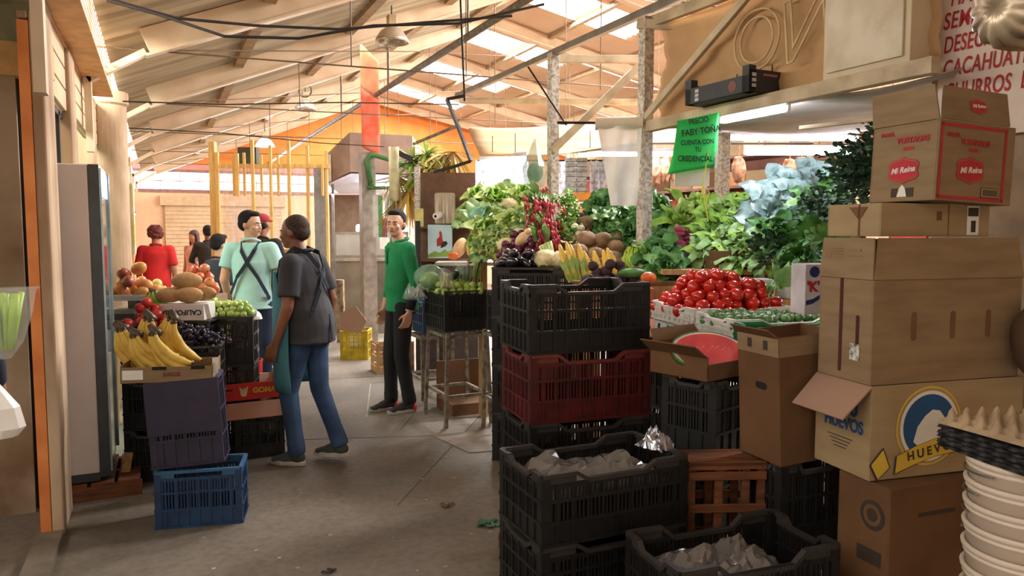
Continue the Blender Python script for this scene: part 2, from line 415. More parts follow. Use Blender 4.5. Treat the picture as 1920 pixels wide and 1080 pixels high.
sheet(mb, -.345, RIDGE_X, ycur, 21, zl)
mb.build('ceiling', ROOFL, kind='structure', solid=.004)
mb = MB(); ycur = -3.4
for yy in SKY_ROWS:
    sheet(mb, RIDGE_X, 14, ycur, yy, zr); sheet(mb, RIDGE_X, 5.5, yy, yy + .9, zr); sheet(mb, 6.38, 6.52, yy, yy + .9, zr); sheet(mb, 7.4, 14, yy, yy + .9, zr); ycur = yy + .9
sheet(mb, RIDGE_X, 14, ycur, 21, zr)
mb.build('ceiling_2', ROOFR, kind='structure', solid=.004)
for (a, b_, xa, xb) in SLITS:
    area('slit_daylight', ((xa + xb) / 2, (a + b_) / 2, zl((xa + xb) / 2) + .3), xb - xa, b_ - a + .1, 22, (1, .96, .92), (0, -math.atan(SL), 0))
BEAMM = mat('cream_beam', (222, 200, 172), .5, c2=(204, 178, 148), scale=3)
for yy in (1.3, 4.0, 6.7, 9.4, 12.1, 14.9, 17.6, 20.3):
    mb = MB()
    a = Vector((-.05, yy, zl(-.05) - .02)); b_ = Vector((RIDGE_X, yy, RIDGE_Z - .02)); c_ = Vector((14, yy, zr(14) - .02))
    mb.bar(a, b_, .06, .20); mb.bar(b_, c_, .06, .17)
    mb.bar(a - Vector((0, 0, .11)), b_ - Vector((0, 0, .11)), .11, .02); mb.bar(b_ - Vector((0, 0, .1)), c_ - Vector((0, 0, .1)), .11, .02)
    mb.bar((-.46, yy, 2.75), (-.05, yy, zl(-.05) - .1), .09, .05); mb.bar((-.46, yy, 2.2), (-.46, yy, 2.8), .09, .05)
    mb.bar((-.46, yy, 3.3), (.5, yy, zl(.5) - .1), .03, .03)
    mb.build('roof_rafter', BEAMM, kind='structure')
mb = MB()
for x in (.9, 2.2, 3.5, 4.7): mb.bar((x, -3, zl(x) + .04), (x, 20.8, zl(x) + .04), .10, .06, up=(0, 0, 1))
for x in (6.44, 7.9, 9.4, 11.0, 12.6): mb.bar((x, -3, zr(x) + .04), (x, 20.8, zr(x) + .04), .09, .06)
mb.build('roof_purlin', mat('tan_purlin', (176, 148, 112), .6), kind='structure')
mb = MB()
for yy in (4.0, 6.7, 9.4, 12.1, 14.9, 17.6):
    mb.tube([(-.4, yy + .05, 3.02), (13.5, yy + .05, 3.25)], .007, 6)
    for x in (1.6, 2.7, 4.2, 5.3, 6.9, 8.6): mb.tube([(x, yy + .05, 3.05), (x, yy + .05, (zl(x) if x < RIDGE_X else zr(x)) - .1)], .006, 6)
    mb.tube([(0, yy, 3.02), (2.6, yy + 1.3, 3.55), (5.0, yy + 2.7, 4.0)], .006, 6)
mb.build('roof_tie_rod', mat('rusty_rod', (110, 84, 60), .6), kind='structure')
mb = MB(); mb.tube([(2.7, 1.0, 3.42), (2.7, 20.85, 3.42)], .035, 8)
for yy in (4, 6.7, 9.4, 12.1): mb.tube([(2.7, yy, 3.42), (2.7, yy, 4.1)], .01, 6)
mb.build('roof_conduit', STEELD, kind='structure')
for k, pts in enumerate(([(200, 0, 4.4), (300, 28, 4.5), (420, 68, 4.6), (560, 72, 4.8), (700, 48, 5), (860, 44, 5.2), (1020, 8, 5.4)], [(190, -6, 4.5), (330, 34, 4.7), (480, 48, 5), (640, 55, 5.2), (800, 42, 5.4), (960, 30, 5.6)],
                         [(230, 190, 6.5), (420, 196, 7), (640, 192, 7.5), (860, 196, 8)], [(240, 240, 8), (420, 250, 8.4), (600, 268, 9), (720, 275, 9.4)])):
    mb = MB(); mb.tube([W(*p) for p in pts], .009 if k < 2 else .006, 6)
    mb.build('overhead_cable', CABLE, label=['thicker black cable sagging under the roof', 'thin black cable running above the thicker sagging one', 'thin wire strung level across the aisle roof', 'wire drooping towards the red hanging banner'][k], cat='cable')
# ------------------------------------------------------------------ people
SKIN = mat('skin_tan', (176, 122, 92), .5, c2=(158, 104, 76), scale=5, sss=.08)
SKINL = mat('skin_light', (212, 164, 138), .5, c2=(198, 146, 120), scale=5, sss=.08)
SKIND = mat('skin_brown', (140, 92, 66), .5, c2=(122, 78, 56), scale=5, sss=.08)
HAIRM = mat('dark_hair', (26, 20, 19), .95, var=.3, scale=40, bump=.4)
HAIRB = mat('brown_short_hair', (66, 48, 38), .8, var=.3, scale=60, bump=.4)
EYEW = mat('eye_white', (220, 214, 205), .3, var=.02)
EYEB = mat('eye_dark', (40, 26, 20), .2, var=.05)
LIPM = mat('lips', (160, 92, 84), .5, var=.1)
def cloth(name, c, c2=None, var=.14, scale=3.5): return mat(name, c, .9, var=var, c2=c2, scale=scale, bump=.35, bscale=9)

def skinned(mb, name, m, parent, vox, it=5, fac=.5, **k):
    o = mb.build(name, m, parent, smooth=True, **k)
    md = o.modifiers.new('remesh', 'REMESH'); md.mode = 'VOXEL'; md.voxel_size = vox; md.use_smooth_shade = True
    md = o.modifiers.new('smooth', 'SMOOTH'); md.factor = fac; md.iterations = it
    return o
def rotz(v, a): return Vector((v[0] * math.cos(a) - v[1] * math.sin(a), v[0] * math.sin(a) + v[1] * math.cos(a), v[2]))

def hand(mb, wrist, dirv, palm, s=1.0, curl=.5, thumb_side=1):
    """five fingers on a palm; dirv runs from wrist to knuckles, palm is the palm normal"""
    d = Vector(dirv).normalized(); n = Vector(palm); n = (n - d * n.dot(d)).normalized(); w = d.cross(n) * thumb_side
    wr = Vector(wrist)
    for k in (-.024, -.008, .008, .024):
        mb.caps(wr + w * k * .7 * s + d * .01 * s, wr + w * k * 1.25 * s + d * .085 * s, .0155 * s, .0125 * s, 10)
    lens = (.068, .078, .072, .056)
    for i, k in enumerate((.032, .011, -.010, -.030)):
        p = wr + w * k * s + d * .09 * s; a = curl * (.5 + .12 * i); L = lens[i] * s; q = p
        for seg, (fl, r0, r1) in enumerate(((.45, .0105, .0095), (.32, .0095, .0085), (.25, .0085, .0070))):
            t = a * (seg + 1) * .8
            e = q + (d * math.cos(t) + n * math.sin(t)) * L * fl + w * k * .08
            mb.caps(q, e, r0 * s, r1 * s, 8); q = e
    p = wr + w * .024 * s + d * .022 * s
    e = p + (w * .72 + d * .62 + n * .35).normalized() * .040 * s; mb.caps(p, e, .0135 * s, .0115 * s, 8)
    e2 = e + (w * .25 + d * .9 + n * .35).normalized() * .034 * s; mb.caps(e, e2, .0110 * s, .0085 * s, 8)

BASE = dict(pelvis=(0, 0, .95), waist=(0, 0, 1.08), chest=(0, 0, 1.28), neck=(0, .015, 1.48), head=(0, -.01, 1.635),
            lsh=(.175, .01, 1.42), rsh=(-.175, .01, 1.42), lel=(.225, .03, 1.14), rel=(-.225, .03, 1.14), lwr=(.235, -.03, .90), rwr=(-.235, -.03, .90),
            lhip=(.085, 0, .93), rhip=(-.085, 0, .93), lkn=(.095, -.02, .50), rkn=(-.095, -.02, .50), lan=(.10, .03, .085), ran=(-.10, .03, .085))
def human(label, loc, face, H=1.72, J={}, head_yaw=0, head_pitch=0, skin=SKIN, hair=HAIRM, hairstyle='short', top=None, sleeve=.55, pants=None, shoes=None, sole=None,
          fat=1.0, vox=.010, topname='shirt', sh_yaw=0, feet=(0, 0), hem=.88, detail=True, dress=None, wide=1.0, shoe_accent=None, shadow_feet=True):
    root = thing('person', label, 'person', loc, face)
    s = H / 1.75
    P = {k: Vector(v) for k, v in BASE.items()}
    for k, v in J.items(): P[k] = Vector(v)
    P = {k: v * s for k, v in P.items()}
    neck, head = P['neck'], P['head']
    hd = Matrix.Translation(head) @ Euler((head_pitch, 0, head_yaw)).to_matrix().to_4x4() @ Matrix.Scale(s, 4)
    tf = 1.0 * wide
    def torso(b, g, z0=None, belly=1.0):
        ch, wa, pe = P['chest'], P['waist'], P['pelvis']
        secs = []
        if z0 is not None: secs.append((pe + Vector((0, 0, z0 * s)), (.165 * tf + g) * s, (.118 * fat + g) * s, 0))
        secs += [(pe + Vector((0, 0, -.04 * s)), (.155 * tf + g) * s, (.112 * fat + g) * s, 0), (pe + Vector((0, 0, .04 * s)), (.158 * tf + g) * s, (.112 * fat + g) * s, 0),
                 (wa, (.146 * tf * (.5 + fat * .5) + g) * s, (.108 * fat * belly + g) * s, sh_yaw * .4), ((wa + ch) / 2, (.155 * tf + g) * s, (.112 * (.6 + .4 * fat) + g) * s, sh_yaw * .7),
                 (ch + Vector((0, 0, .02)), (.170 * tf + g) * s, (.118 + g) * s, sh_yaw), (ch.lerp(neck, .5), (.165 * tf + g) * s, (.105 + g) * s, sh_yaw), (ch.lerp(neck, .78), (.125 * tf + g) * s, (.080 + g) * s, sh_yaw),
                 (ch.lerp(neck, .96), (.072 + g) * s, (.062 + g) * s, sh_yaw)]
        b.loft(secs, 22)
    def arm(b, side, g, upto=2.0):
        sh, el, wr = P[side + 'sh'], P[side + 'el'], P[side + 'wr']
        b.caps(P['chest'].lerp(neck, .55), sh, (.062 + g) * s, (.058 + g) * s)
        if upto >= 1:
            b.caps(sh, el, (.054 + g) * s, (.041 + g) * s)
            f = upto - 1
            if f > 0: b.caps(el, el.lerp(wr, min(1, f)), (.042 + g) * s, ((.042 - .016 * min(1, f)) + g) * s)
        else:
            e = sh.lerp(el, upto); b.tube([sh - (el - sh) * .1, sh, e], [(.050 + g) * s, (.057 + g * 1.2) * s, (.054 + g * 1.9) * s], 16)
    # skin: one continuous body
    b = MB(); torso(b, -.004)
    b.caps(neck - Vector((0, 0, .03)), hd @ Vector((0, .015, -.06)), .056 * s, .052 * s)
    b.T = hd
    b.ball((0, .012, .030), (.074, .094, .092), 22, 14); b.ball((0, -.022, -.045), (.054, .064, .062), 18, 12)
    b.ball((0, -.050, -.085), (.030, .030, .024), 12, 8)
    b.ball((0, -.062, .012), (.052, .026, .018), 14, 8)                       # brow
    for q in (-1, 1):
        b.ball((q * .036, -.060, -.028), (.026, .022, .022), 12, 8)            # cheek
        b.ball((q * .076, .018, -.004), (.010, .020, .031), 10, 8)             # ear
    b.caps((0, -.078, .004), (0, -.098, -.028), .0085, .0125, 8); b.ball((-.010, -.088, -.031), (.009, .010, .008), 8, 6); b.ball((.010, -.088, -.031), (.009, .010, .008), 8, 6)
    b.ball((0, -.080, -.058), (.022, .009, .010), 10, 6)
    b.T = Matrix()
    for side in 'lr':
        arm(b, side, 0)
        el, wr = P[side + 'el'], P[side + 'wr']; d = (wr - el).normalized()
        inward = Vector((-1 if side == 'l' else 1, 0, 0)); 
        hand(b, wr + d * .012, (d + Vector((0, -.10, 0))).normalized(), inward, s, .85, 1 if side == 'r' else -1)
        hip, kn, an = P[side + 'hip'], P[side + 'kn'], P[side + 'an']
        b.caps(hip, kn, .076 * s, .052 * s); b.caps(kn, an, .052 * s, .036 * s)
        fy = feet[0 if side == 'l' else 1]; fd = rotz((0, -1, 0), fy)
        b.caps(an - Vector((0, 0, .02)), an + fd * .13 * s - Vector((0, 0, .045 * s)), .034 * s, .026 * s)
    skinned(b, 'body', skin, root, vox, 3, .45)
    # face details
    if detail:
        b = MB(); b.T = hd
        for q in (-1, 1):
            b.ball((q * .030, -.0765, -.001), (.0135, .008, .0062), 12, 8, 0)
            b.ball((q * .030, -.0835, -.001), (.0058, .0028, .0056), 10, 6, 1)
        b.build('eye', [EYEW, EYEB], root, smooth=True)
        b = MB(); b.T = hd
        for q in (-1, 1): b.caps((q * .014, -.088, .017), (q * .046, -.078, .019), .0042, .0030, 8)
        b.build('eyebrow', HAIRM, root, smooth=True)
        b = MB(); b.T = hd; b.ball((0, -.0875, -.0545), (.021, .0055, .0038), 12, 6); b.ball((0, -.0870, -.0620), (.018, .0055, .0042), 12, 6)
        b.build('lip', LIPM, root, smooth=True)
    # hair or hat
    b = MB(); b.T = hd
    if hairstyle == 'short':
        b.ball((0, .030, .050), (.081, .096, .086), 20, 12); b.ball((0, .064, .006), (.074, .062, .066), 16, 10)
        b.ball((0, -.030, .094), (.058, .052, .030), 14, 8)
        for q in (-1, 1): b.ball((q * .070, .022, .030), (.014, .032, .034), 10, 8)
    elif hairstyle == 'buzz':
        b.ball((0, .026, .046), (.0785, .092, .084), 20, 12); b.ball((0, .060, .006), (.072, .060, .062), 16, 10)
        for q in (-1, 1): b.ball((q * .069, .026, .026), (.012, .030, .034), 10, 8)
    elif hairstyle == 'long':
        b.ball((0, .026, .045), (.088, .104, .092), 20, 12); b.loft([((0, .06, -.30), .06, .03), ((0, .062, -.18), .085, .045), ((0, .055, -.05), .09, .06), ((0, .04, .05), .085, .07)], 16)
        for q in (-1, 1): b.caps((q * .07, -.005, .05), (q * .085, .02, -.16), .025, .022)
    elif hairstyle == 'curly':
        rr = random.Random(4)
        b.ball((0, .02, .045), (.09, .10, .09), 18, 10)
        for k in range(46):
            a = rr.uniform(0, 2 * PI); z = rr.uniform(-.06, .12); q = math.sqrt(max(0, 1 - ((z - .03) / .11) ** 2)) * .09
            if math.sin(a) < -.35 and z < .05: continue
            b.ball((q * math.cos(a), .02 + q * math.sin(a), z), .024, 8, 6)
    if hairstyle == 'cap':
        b.ball((0, .045, .0), (.074, .062, .06), 16, 10); skinned(b, 'hair', hair, root, .007)
        b = MB(); b.T = hd; b.ball((0, .015, .062), (.084, .100, .070), 20, 12); b.caps((-.03, -.09, .048), (.03, -.09, .048), .022, .022)
        b.ball((0, -.115, .045), (.065, .055, .010), 16, 8)
        skinned(b, 'cap', cloth('red_cap', (150, 34, 40)), root, .007)
    else:
        skinned(b, 'hair', hair, root, .007, 3)
    # clothes
    if top:
        b = MB(); torso(b, .014, (hem - .95), 1.03)
        for side in 'lr': arm(b, side, .010 if sleeve <= 1 else .008, sleeve)
        skinned(b, topname, top, root, vox * 1.1, 3)
        b = MB(); nk = neck + Vector((0, .006, 0)); pts = []
        for k in range(19):
            t_ = R(-60 + 300 * k / 18); cx_, sy_ = math.cos(t_), math.sin(t_)
            pts.append(nk + Vector((cx_ * .074 * s, sy_ * .070 * s, (.006 + .016 * sy_) * s)))
        b.tube(pts, .013 * s, 8); skinned(b, 'collar', top, root, .007, 2)
    if pants:
        b = MB()
        b.loft([(P['pelvis'] + Vector((0, 0, -.10 * s)), .150 * tf * s, .110 * fat * s), (P['pelvis'] + Vector((0, 0, .0)), .166 * tf * s, .118 * fat * s), (P['pelvis'] + Vector((0, 0, .10 * s)), .158 * tf * s, .112 * fat * s)], 20)
        for side in 'lr':
            hip, kn, an = P[side + 'hip'], P[side + 'kn'], P[side + 'an']
            b.caps(hip, kn, .090 * s, .068 * s); b.caps(kn, an.lerp(kn, .10), .068 * s, .055 * s)
            b.tube([kn.lerp(an, .55), kn.lerp(an, .8), kn.lerp(an, .93), kn.lerp(an, 1.02)], [.056 * s, .060 * s, .062 * s, .058 * s], 14)
            for t, rr_ in ((.70, .062), (.84, .066), (.93, .064)): b.ball(kn.lerp(an, t), (rr_ * s, rr_ * s, .012 * s), 14, 6)
        skinned(b, 'trousers', pants, root, vox * 1.1, 3)
    if dress:
        b = MB(); torso(b, .012); b.loft([(Vector((0, 0, .35 * s)), .24 * s, .2 * s), (Vector((0, 0, .6)) * s, .21 * s, .17 * s), (P['pelvis'], .165 * s, .12 * s), (P['waist'], .14 * s, .10 * s)], 22)
        skinned(b, 'dress', dress, root, vox)
    if shoes:
        for i, side in enumerate('lr'):
            an = P[side + 'an']; fy = feet[i]; b = MB()
            M = Matrix.Translation((an.x, an.y, an.z - .085 * s)) @ Matrix.Rotation(fy, 4, 'Z') @ Matrix.Scale(s, 4); b.T = M
            b.ball((0, .0, .055), (.043, .060, .050), 14, 9); b.ball((0, -.085, .038), (.046, .085, .034), 16, 9); b.ball((0, -.145, .030), (.044, .055, .026), 14, 8); b.caps((0, -.03, .075), (0, -.09, .055), .034, .030)
            so = skinned(b, 'shoe', shoes, root, .008, 3)
            b = MB(); b.T = M
            out = [(.040 * math.cos(a) * (1 if math.sin(a) < 0 else .9), -.07 + .133 * math.sin(a) * (1.0)) for a in [2 * PI * k / 24 for k in range(24)]]
            b.prism([(x * 1.22, y * 1.03) for x, y in out], .032, 0)
            b.build('sole', sole or WHITEP, so, bevel=.006)
            if shoe_accent:
                b = MB(); b.T = M; b.ball((0, .035, .045), (.046, .030, .042), 12, 8); b.build('heel', shoe_accent, so, smooth=True)
                b = MB(); b.T = M; b.caps((0, -.02, .108), (0, .03, .11), .018, .02); b.build('tongue', shoe_accent, so, smooth=True)
    root['_s'] = s
    return root, P, hd, s
def strap(root, pts, w, m, name='strap', th=.006):
    b = MB(); vs = [Vector(p) for p in pts]
    for i in range(len(vs) - 1): b.bar(vs[i], vs[i + 1], w, th, 0, up=(vs[i] + vs[i + 1]) / 2 - Vector((0, 0, (vs[i].z + vs[i + 1].z) / 2)))
    return b.build(name, m, root, bevel=.001)

DENIM = cloth('washed_blue_denim', (62, 92, 128), (40, 60, 92), scale=5)
DENIMD = cloth('dark_denim', (42, 54, 80), (28, 38, 60))
BLACKC = cloth('black_cloth', (30, 28, 32), (20, 19, 22))
CHAR = cloth('charcoal_polo', (66, 64, 68), (50, 50, 55))
APRON = cloth('teal_apron', (70, 128, 140), (52, 104, 118))
STRAPD = cloth('dark_strap', (28, 36, 52))

# man in charcoal polo and teal apron, walking to the photo's left
d1 = 5.02
g1 = GZ(578, 866); g1 = Vector((g1.x, g1.y, 0))
p1, P1, H1, s1 = human('man with cropped hair in charcoal polo, teal apron and jeans walking across the aisle', g1, facing(-.97, .22), 1.71,
    dict(pelvis=(0, .03, .95), waist=(0, .01, 1.09), chest=(0, -.01, 1.29), neck=(0, -.02, 1.475), head=(0, -.075, 1.61),
         lsh=(.185, .0, 1.41), rsh=(-.185, .0, 1.41), lel=(.235, .0, 1.12), rel=(-.24, .08, 1.14), lwr=(.24, -.09, .875), rwr=(-.22, .05, .90),
         lhip=(.085, .02, .93), rhip=(-.085, .03, .93), lkn=(.09, -.09, .52), rkn=(-.09, .05, .52), lan=(.08, -.04, .085), ran=(-.10, .20, .11)),
    skin=SKIND, hair=HAIRB, hairstyle='buzz', top=CHAR, sleeve=.78, pants=DENIM, shoes=cloth('grey_trainer', (74, 80, 76)), sole=mat('off_white_sole', (206, 200, 188), .6), fat=1.38, vox=.009, topname='polo_shirt', hem=.86, wide=1.12)
b = MB()
def apr(u, v):
    a = (u - .5) * 2 * 1.55; z = 1.32 - .80 * v; w = .205 + .02 * v; k = .195 + .02 * v
    if v < .32: a *= .60 + v * 1.2
    return (w * math.sin(a), -(k * math.cos(a)) - .005 + (.03 if v > .7 else 0) * (v - .7) * 2, z)
b.grid(apr, 16, 14); b.build('apron', APRON, p1, smooth=True, solid=.006)
for q in (-1, 1):
    strap(p1, [(q * .10, -.15, 1.27), (q * .11, -.12, 1.38), (q * .09, -.03, 1.475), (q * .08, .07, 1.44), (q * .03, .125, 1.34), (-q * .06, .145, 1.2), (-q * .14, .13, 1.06)], .028, STRAPD)
strap(p1, [(.20, 0, 1.03), (.15, .12, 1.03), (0, .175, 1.03), (-.15, .12, 1.03), (-.20, 0, 1.03)], .022, STRAPD, 'waist_tie')
strap(p1, [(0, .18, 1.03), (.02, .20, .95), (.03, .21, .86)], .018, STRAPD, 'waist_tie')

# man in green long sleeved shirt
g2 = GZ(752, 770); g2 = Vector((g2.x, g2.y, 0))
p2, P2, H2, s2 = human('man in green long sleeved polo and black trousers standing by the lime crate', g2, facing(-.86, -.50), 1.77,
    dict(pelvis=(0, .02, .96), waist=(0, .0, 1.09), chest=(0, .02, 1.29), neck=(0, .0, 1.485), head=(0, -.03, 1.628),
         lel=(.225, .05, 1.14), lwr=(.215, .0, .89), rel=(-.21, .0, 1.14), rwr=(-.19, -.07, .89), lkn=(.08, -.02, .50), rkn=(-.08, -.06, .51), ran=(-.08, -.06, .085), lan=(.08, .05, .085)),
    head_yaw=R(47), head_pitch=R(-2), skin=SKINL, hair=HAIRM, top=cloth('green_polo', (24, 136, 84), (16, 112, 66)), sleeve=1.55, pants=BLACKC, topname='polo_shirt',
    shoes=mat('black_red_shoe', (44, 34, 36), .6), sole=mat('pale_grey_sole', (186, 184, 178), .5), shoe_accent=mat('coral_red', (216, 66, 56), .5), vox=.008, hem=.87, fat=1.05)
b = MB()
for side in 'l': b.tube([P2['lel'].lerp(P2['lwr'], .50), P2['lel'].lerp(P2['lwr'], .92)], [.046, .040], 14)
b.build('undershirt_cuff', BLACKC, p2, smooth=True)
b = MB(); b.tube([P2['lel'].lerp(P2['lwr'], .93), P2['lel'].lerp(P2['lwr'], .985)], [.037, .036], 14); b.build('wristband', mat('pale_bead', (190, 160, 140), .4), p2, smooth=True)
b = MB(); b.box(-.018, -.128, 1.30, .018, -.118, 1.46); b.build('button_placket', MATS['green_polo'], p2, bevel=.004)

# man in pale aqua polo with crossed apron straps
q = W(470, 420, 6.75); g3 = Vector((q.x, q.y, 0))
p3, P3, H3, s3 = human('man in pale aqua polo with dark crossed straps looking back over his shoulder', g3, facing(-.05, 1.0), 1.76,
    dict(neck=(0, -.01, 1.485), head=(0.0, -.02, 1.635), rel=(-.26, -.02, 1.15), rwr=(-.30, -.22, .99), lel=(.24, .02, 1.15), lwr=(.24, -.10, .92)),
    head_yaw=R(-108), skin=SKINL, hair=HAIRM, top=cloth('pale_aqua_polo', (178, 222, 214), (150, 196, 190)), sleeve=.62, pants=DENIMD, topname='polo_shirt',
    shoes=mat('dark_shoe', (48, 46, 50), .6), vox=.009, fat=1.05)
for q in (-1, 1):
    strap(p3, [(q * .11, -.10, 1.30), (q * .11, -.08, 1.41), (q * .085, .02, 1.485), (q * .06, .11, 1.42), (0, .145, 1.31), (-q * .09, .145, 1.18), (-q * .16, .11, 1.03), (-q * .17, .06, .98)], .032, STRAPD)
b = MB(); h = P3['rwr'] + (P3['rwr'] - P3['rel']).normalized() * .13
b.prism([(-.05, -.07), (.05, -.07), (.05, .05), (-.05, .05)], .001, 0, faceM(h + Vector((0, 0, -.04)), (-.3, 1, .1)))
b.build('folded_paper', PAPER, None, label='small white paper held in the hand of the man in aqua polo', cat='paper', loc=p3.location, rz=p3.rotation_euler.z)

# people further back
q = W(492, 430, 8.7)
p4, *_ = human('person in black T-shirt and dark red cap behind the man in aqua polo', Vector((q.x, q.y, 0)), facing(.25, .97), 1.78, dict(rel=(-.25, .0, 1.15), lel=(.25, -.04, 1.15)), skin=SKIND,
    hairstyle='cap', top=BLACKC, sleeve=.7, pants=cloth('grey_jeans', (66, 72, 84)), shoes=mat('grey_sneaker', (84, 88, 92), .6), vox=.012, detail=False, topname='t_shirt')
q = W(412, 470, 7.6)
p5, *_ = human('person in dark grey T-shirt mostly hidden behind the man in aqua polo', Vector((q.x, q.y, 0)), facing(.5, .85), 1.55, dict(lel=(.27, -.03, 1.16), lwr=(.24, -.16, .96), lsh=(.185, 0, 1.40)), skin=SKINL,
    top=cloth('slate_tshirt', (56, 60, 74)), sleeve=.85, pants=BLACKC, shoes=BLACKC, vox=.012, detail=False, topname='t_shirt')
q = W(293, 470, 9.9)
p6, *_ = human('person in red T-shirt with curly reddish hair behind the fruit stand', Vector((q.x, q.y, 0)), facing(-.25, .95), 1.66, {}, skin=SKIN, hair=mat('reddish_hair', (110, 44, 36), .8, var=.3, scale=40, bump=.4),
    hairstyle='curly', top=cloth('bright_red_tshirt', (206, 40, 38), (170, 24, 26)), sleeve=.8, pants=cloth('blue_jeans_far', (60, 74, 110)), shoes=BLACKC, vox=.012, detail=False, fat=1.15, wide=1.08, topname='t_shirt')
q = W(364, 470, 13.0)
p7, *_ = human('long haired woman in a dusty pink dress walking at the far end', Vector((q.x, q.y, 0)), facing(-.3, -.9), 1.60, {}, skin=SKIN, hair=mat('auburn_hair', (84, 42, 34), .7, var=.3), hairstyle='long',
    top=None, dress=cloth('dusty_pink', (206, 150, 140)), shoes=mat('tan_shoe', (150, 120, 100), .6), vox=.014, detail=False)
q = W(390, 460, 12.4)
p8, *_ = human('person all in dark clothes at the far end beside the yellow post', Vector((q.x, q.y, 0)), facing(-.5, .8), 1.68, dict(lel=(.26, -.1, 1.16), lwr=(.16, -.26, 1.10)), skin=SKIND, top=cloth('dark_olive_shirt', (48, 44, 40)), sleeve=1.4, pants=BLACKC, shoes=BLACKC, vox=.014, detail=False)
# someone just leaving through the doorway at the frame's edge, holding bags
q = W(-175, 800, 2.62)
p9, P9, *_ = human('person in dark jeans at the doorway edge carrying plastic bags', Vector((q.x, q.y, 0)), facing(-.6, .8), 1.66, dict(rel=(-.27, -.02, 1.16), rwr=(-.30, -.14, .98), lel=(.24, .0, 1.15)), skin=SKIN, top=cloth('navy_top', (34, 40, 58)), sleeve=1.5,
    pants=DENIMD, shoes=BLACKC, vox=.012, detail=False)
# ------------------------------------------------------------------ crates, cartons, trays
def corner(px, d, z=0.0):
    p = W(px, 435, d); return Vector((p.x, p.y, z))
def crate_meshes(L, D, H, mats, dip=.035, key=''):
    b = MB(); t = .010
    b.box(.012, .012, .006, L - .012, D - .012, .014)
    for x in (0, L - .034):
        for y in (0, D - .034): b.box(x, y, 0, x + .034, y + .034, H - .004)
    def wall(M, S):
        T = b.T; b.T = M
        for z in (0, H * .30, H * .60): b.box(.0, -.004, z, S, t, z + .012)
        b.box(.0, .001, H - .055, S, t - .002, H - .038)
        n = int(S / .055)
        for k in range(1, n): x = S * k / n; b.box(x - .005, -.003, .01, x + .005, t, H - .04)
        n = int(S / .0165)
        for k in range(n): x = .02 + (S - .04) * k / n; b.box(x, .002, H * .32, x + .0075, t - .003, H * .60); b.box(x, .002, H * .62, x + .0085, t - .003, H - .05)
        b.box(.02, .003, .01, S - .02, t - .004, H * .30)
        b.T = T
    wall(Matrix(), L); wall(Matrix.Translation((0, D, 0)) @ Matrix.Diagonal((1, -1, 1, 1)), L)
    Ms = Matrix(((0, 1, 0, 0), (1, 0, 0, 0), (0, 0, 1, 0), (0, 0, 0, 1)))
    wall(Ms, D); wall(Matrix.Translation((L, 0, 0)) @ Matrix(((0, -1, 0, 0), (1, 0, 0, 0), (0, 0, 1, 0), (0, 0, 0, 1))), D)
    body = b.mesh('crate_body' + key, mats[0])
    r = MB(); w = .020; h = .014
    def rim(a, c, dd):
        a = Vector(a); c = Vector(c); pts = [a, a.lerp(c, .22), a.lerp(c, .30), a.lerp(c, .70), a.lerp(c, .78), c]
        for i, p in enumerate(pts):
            if i in (2, 3): p.z -= dd
        for i in range(5): r.bar(pts[i], pts[i + 1], w, h)
        for i in (0, 4): r.bar(pts[i] - Vector((0, 0, .02)), pts[i + 1] - Vector((0, 0, .02 if i == 4 else .02)), .006, .03)
    z = H - h / 2; e = .006
    rim((e, e, z), (L - e, e, z), dip); rim((e, D - e, z), (L - e, D - e, z), dip); rim((e, e, z), (e, D - e, z), dip * .7); rim((L - e, e, z), (L - e, D - e, z), dip * .7)
    return body, r.mesh('crate_rim' + key, mats[1])
_cm = {}
def crate(px, d, z, a, L, D, H, mats, label, group=None, dip=.035, loc=None, rot=None, name='plastic_crate'):
    k = (L, D, H, mats[0].name, mats[1].name, dip)
    if k not in _cm: _cm[k] = crate_meshes(L, D, H, mats, dip)
    t = thing(name, label, 'crate', loc if loc is not None else corner(px, d, z), YAW + R(a), group, rot)
    mobj('crate_body', _cm[k][0], t); mobj('rim', _cm[k][1], t)
    return t
BK = (BLACKP, BLACKR); RD = (REDP, mat('worn_red_rim', (110, 44, 40), .5)); BL = (BLUEP, mat('worn_blue_rim', (46, 92, 130), .5)); PU = (PURP, mat('violet_rim', (72, 64, 100), .5))
GR = (GREENP, mat('green_rim', (40, 130, 80), .5)); WH = (WHITEP, mat('white_rim', (226, 222, 216), .5)); YL = (YELP, YELP)
DGR = (mat('dull_black_plastic', (26, 26, 26), .6), mat('dull_rim', (66, 64, 62), .6))
def pallet(px, d, a, L, D, H, label, loc=None):
    t = thing('wooden_pallet', label, 'pallet', loc if loc is not None else corner(px, d, 0), YAW + R(a))
    b = MB(); n = 5
    for k in range(n): x = L * k / n; b.box(x + .01, 0, H - .02, x + L / n - .01, D, H)
    b.build('deck', WOODD, t, bevel=.003)
    for y in (0, D / 2 - .03, D - .06):
        b = MB(); b.box(0, y, 0, L, y + .06, H - .02); b.build('bearer', WOODD, t)
    return t

# tall stack of crates by the middle
pallet(0, 0, 19, .62, .42, .10, 'low wooden pallet under the tall crate stack with the red crate', corner(990, 3.24, 0))
crate(995, 3.25, .104, 19, .6, .40, .311, BK, 'black crate at the very bottom of the stack holding the dark red crate')
crate(995, 3.25, .415, 19, .6, .40, .311, BK, 'black crate directly below the dark red crate')
crate(995, 3.25, .726, 19, .6, .40, .311, RD, 'dark red plastic crate in the middle of a black stack')
crate(992, 3.26, 1.037, 19, .6, .40, .311, BK, 'black crate on top of the dark red crate')
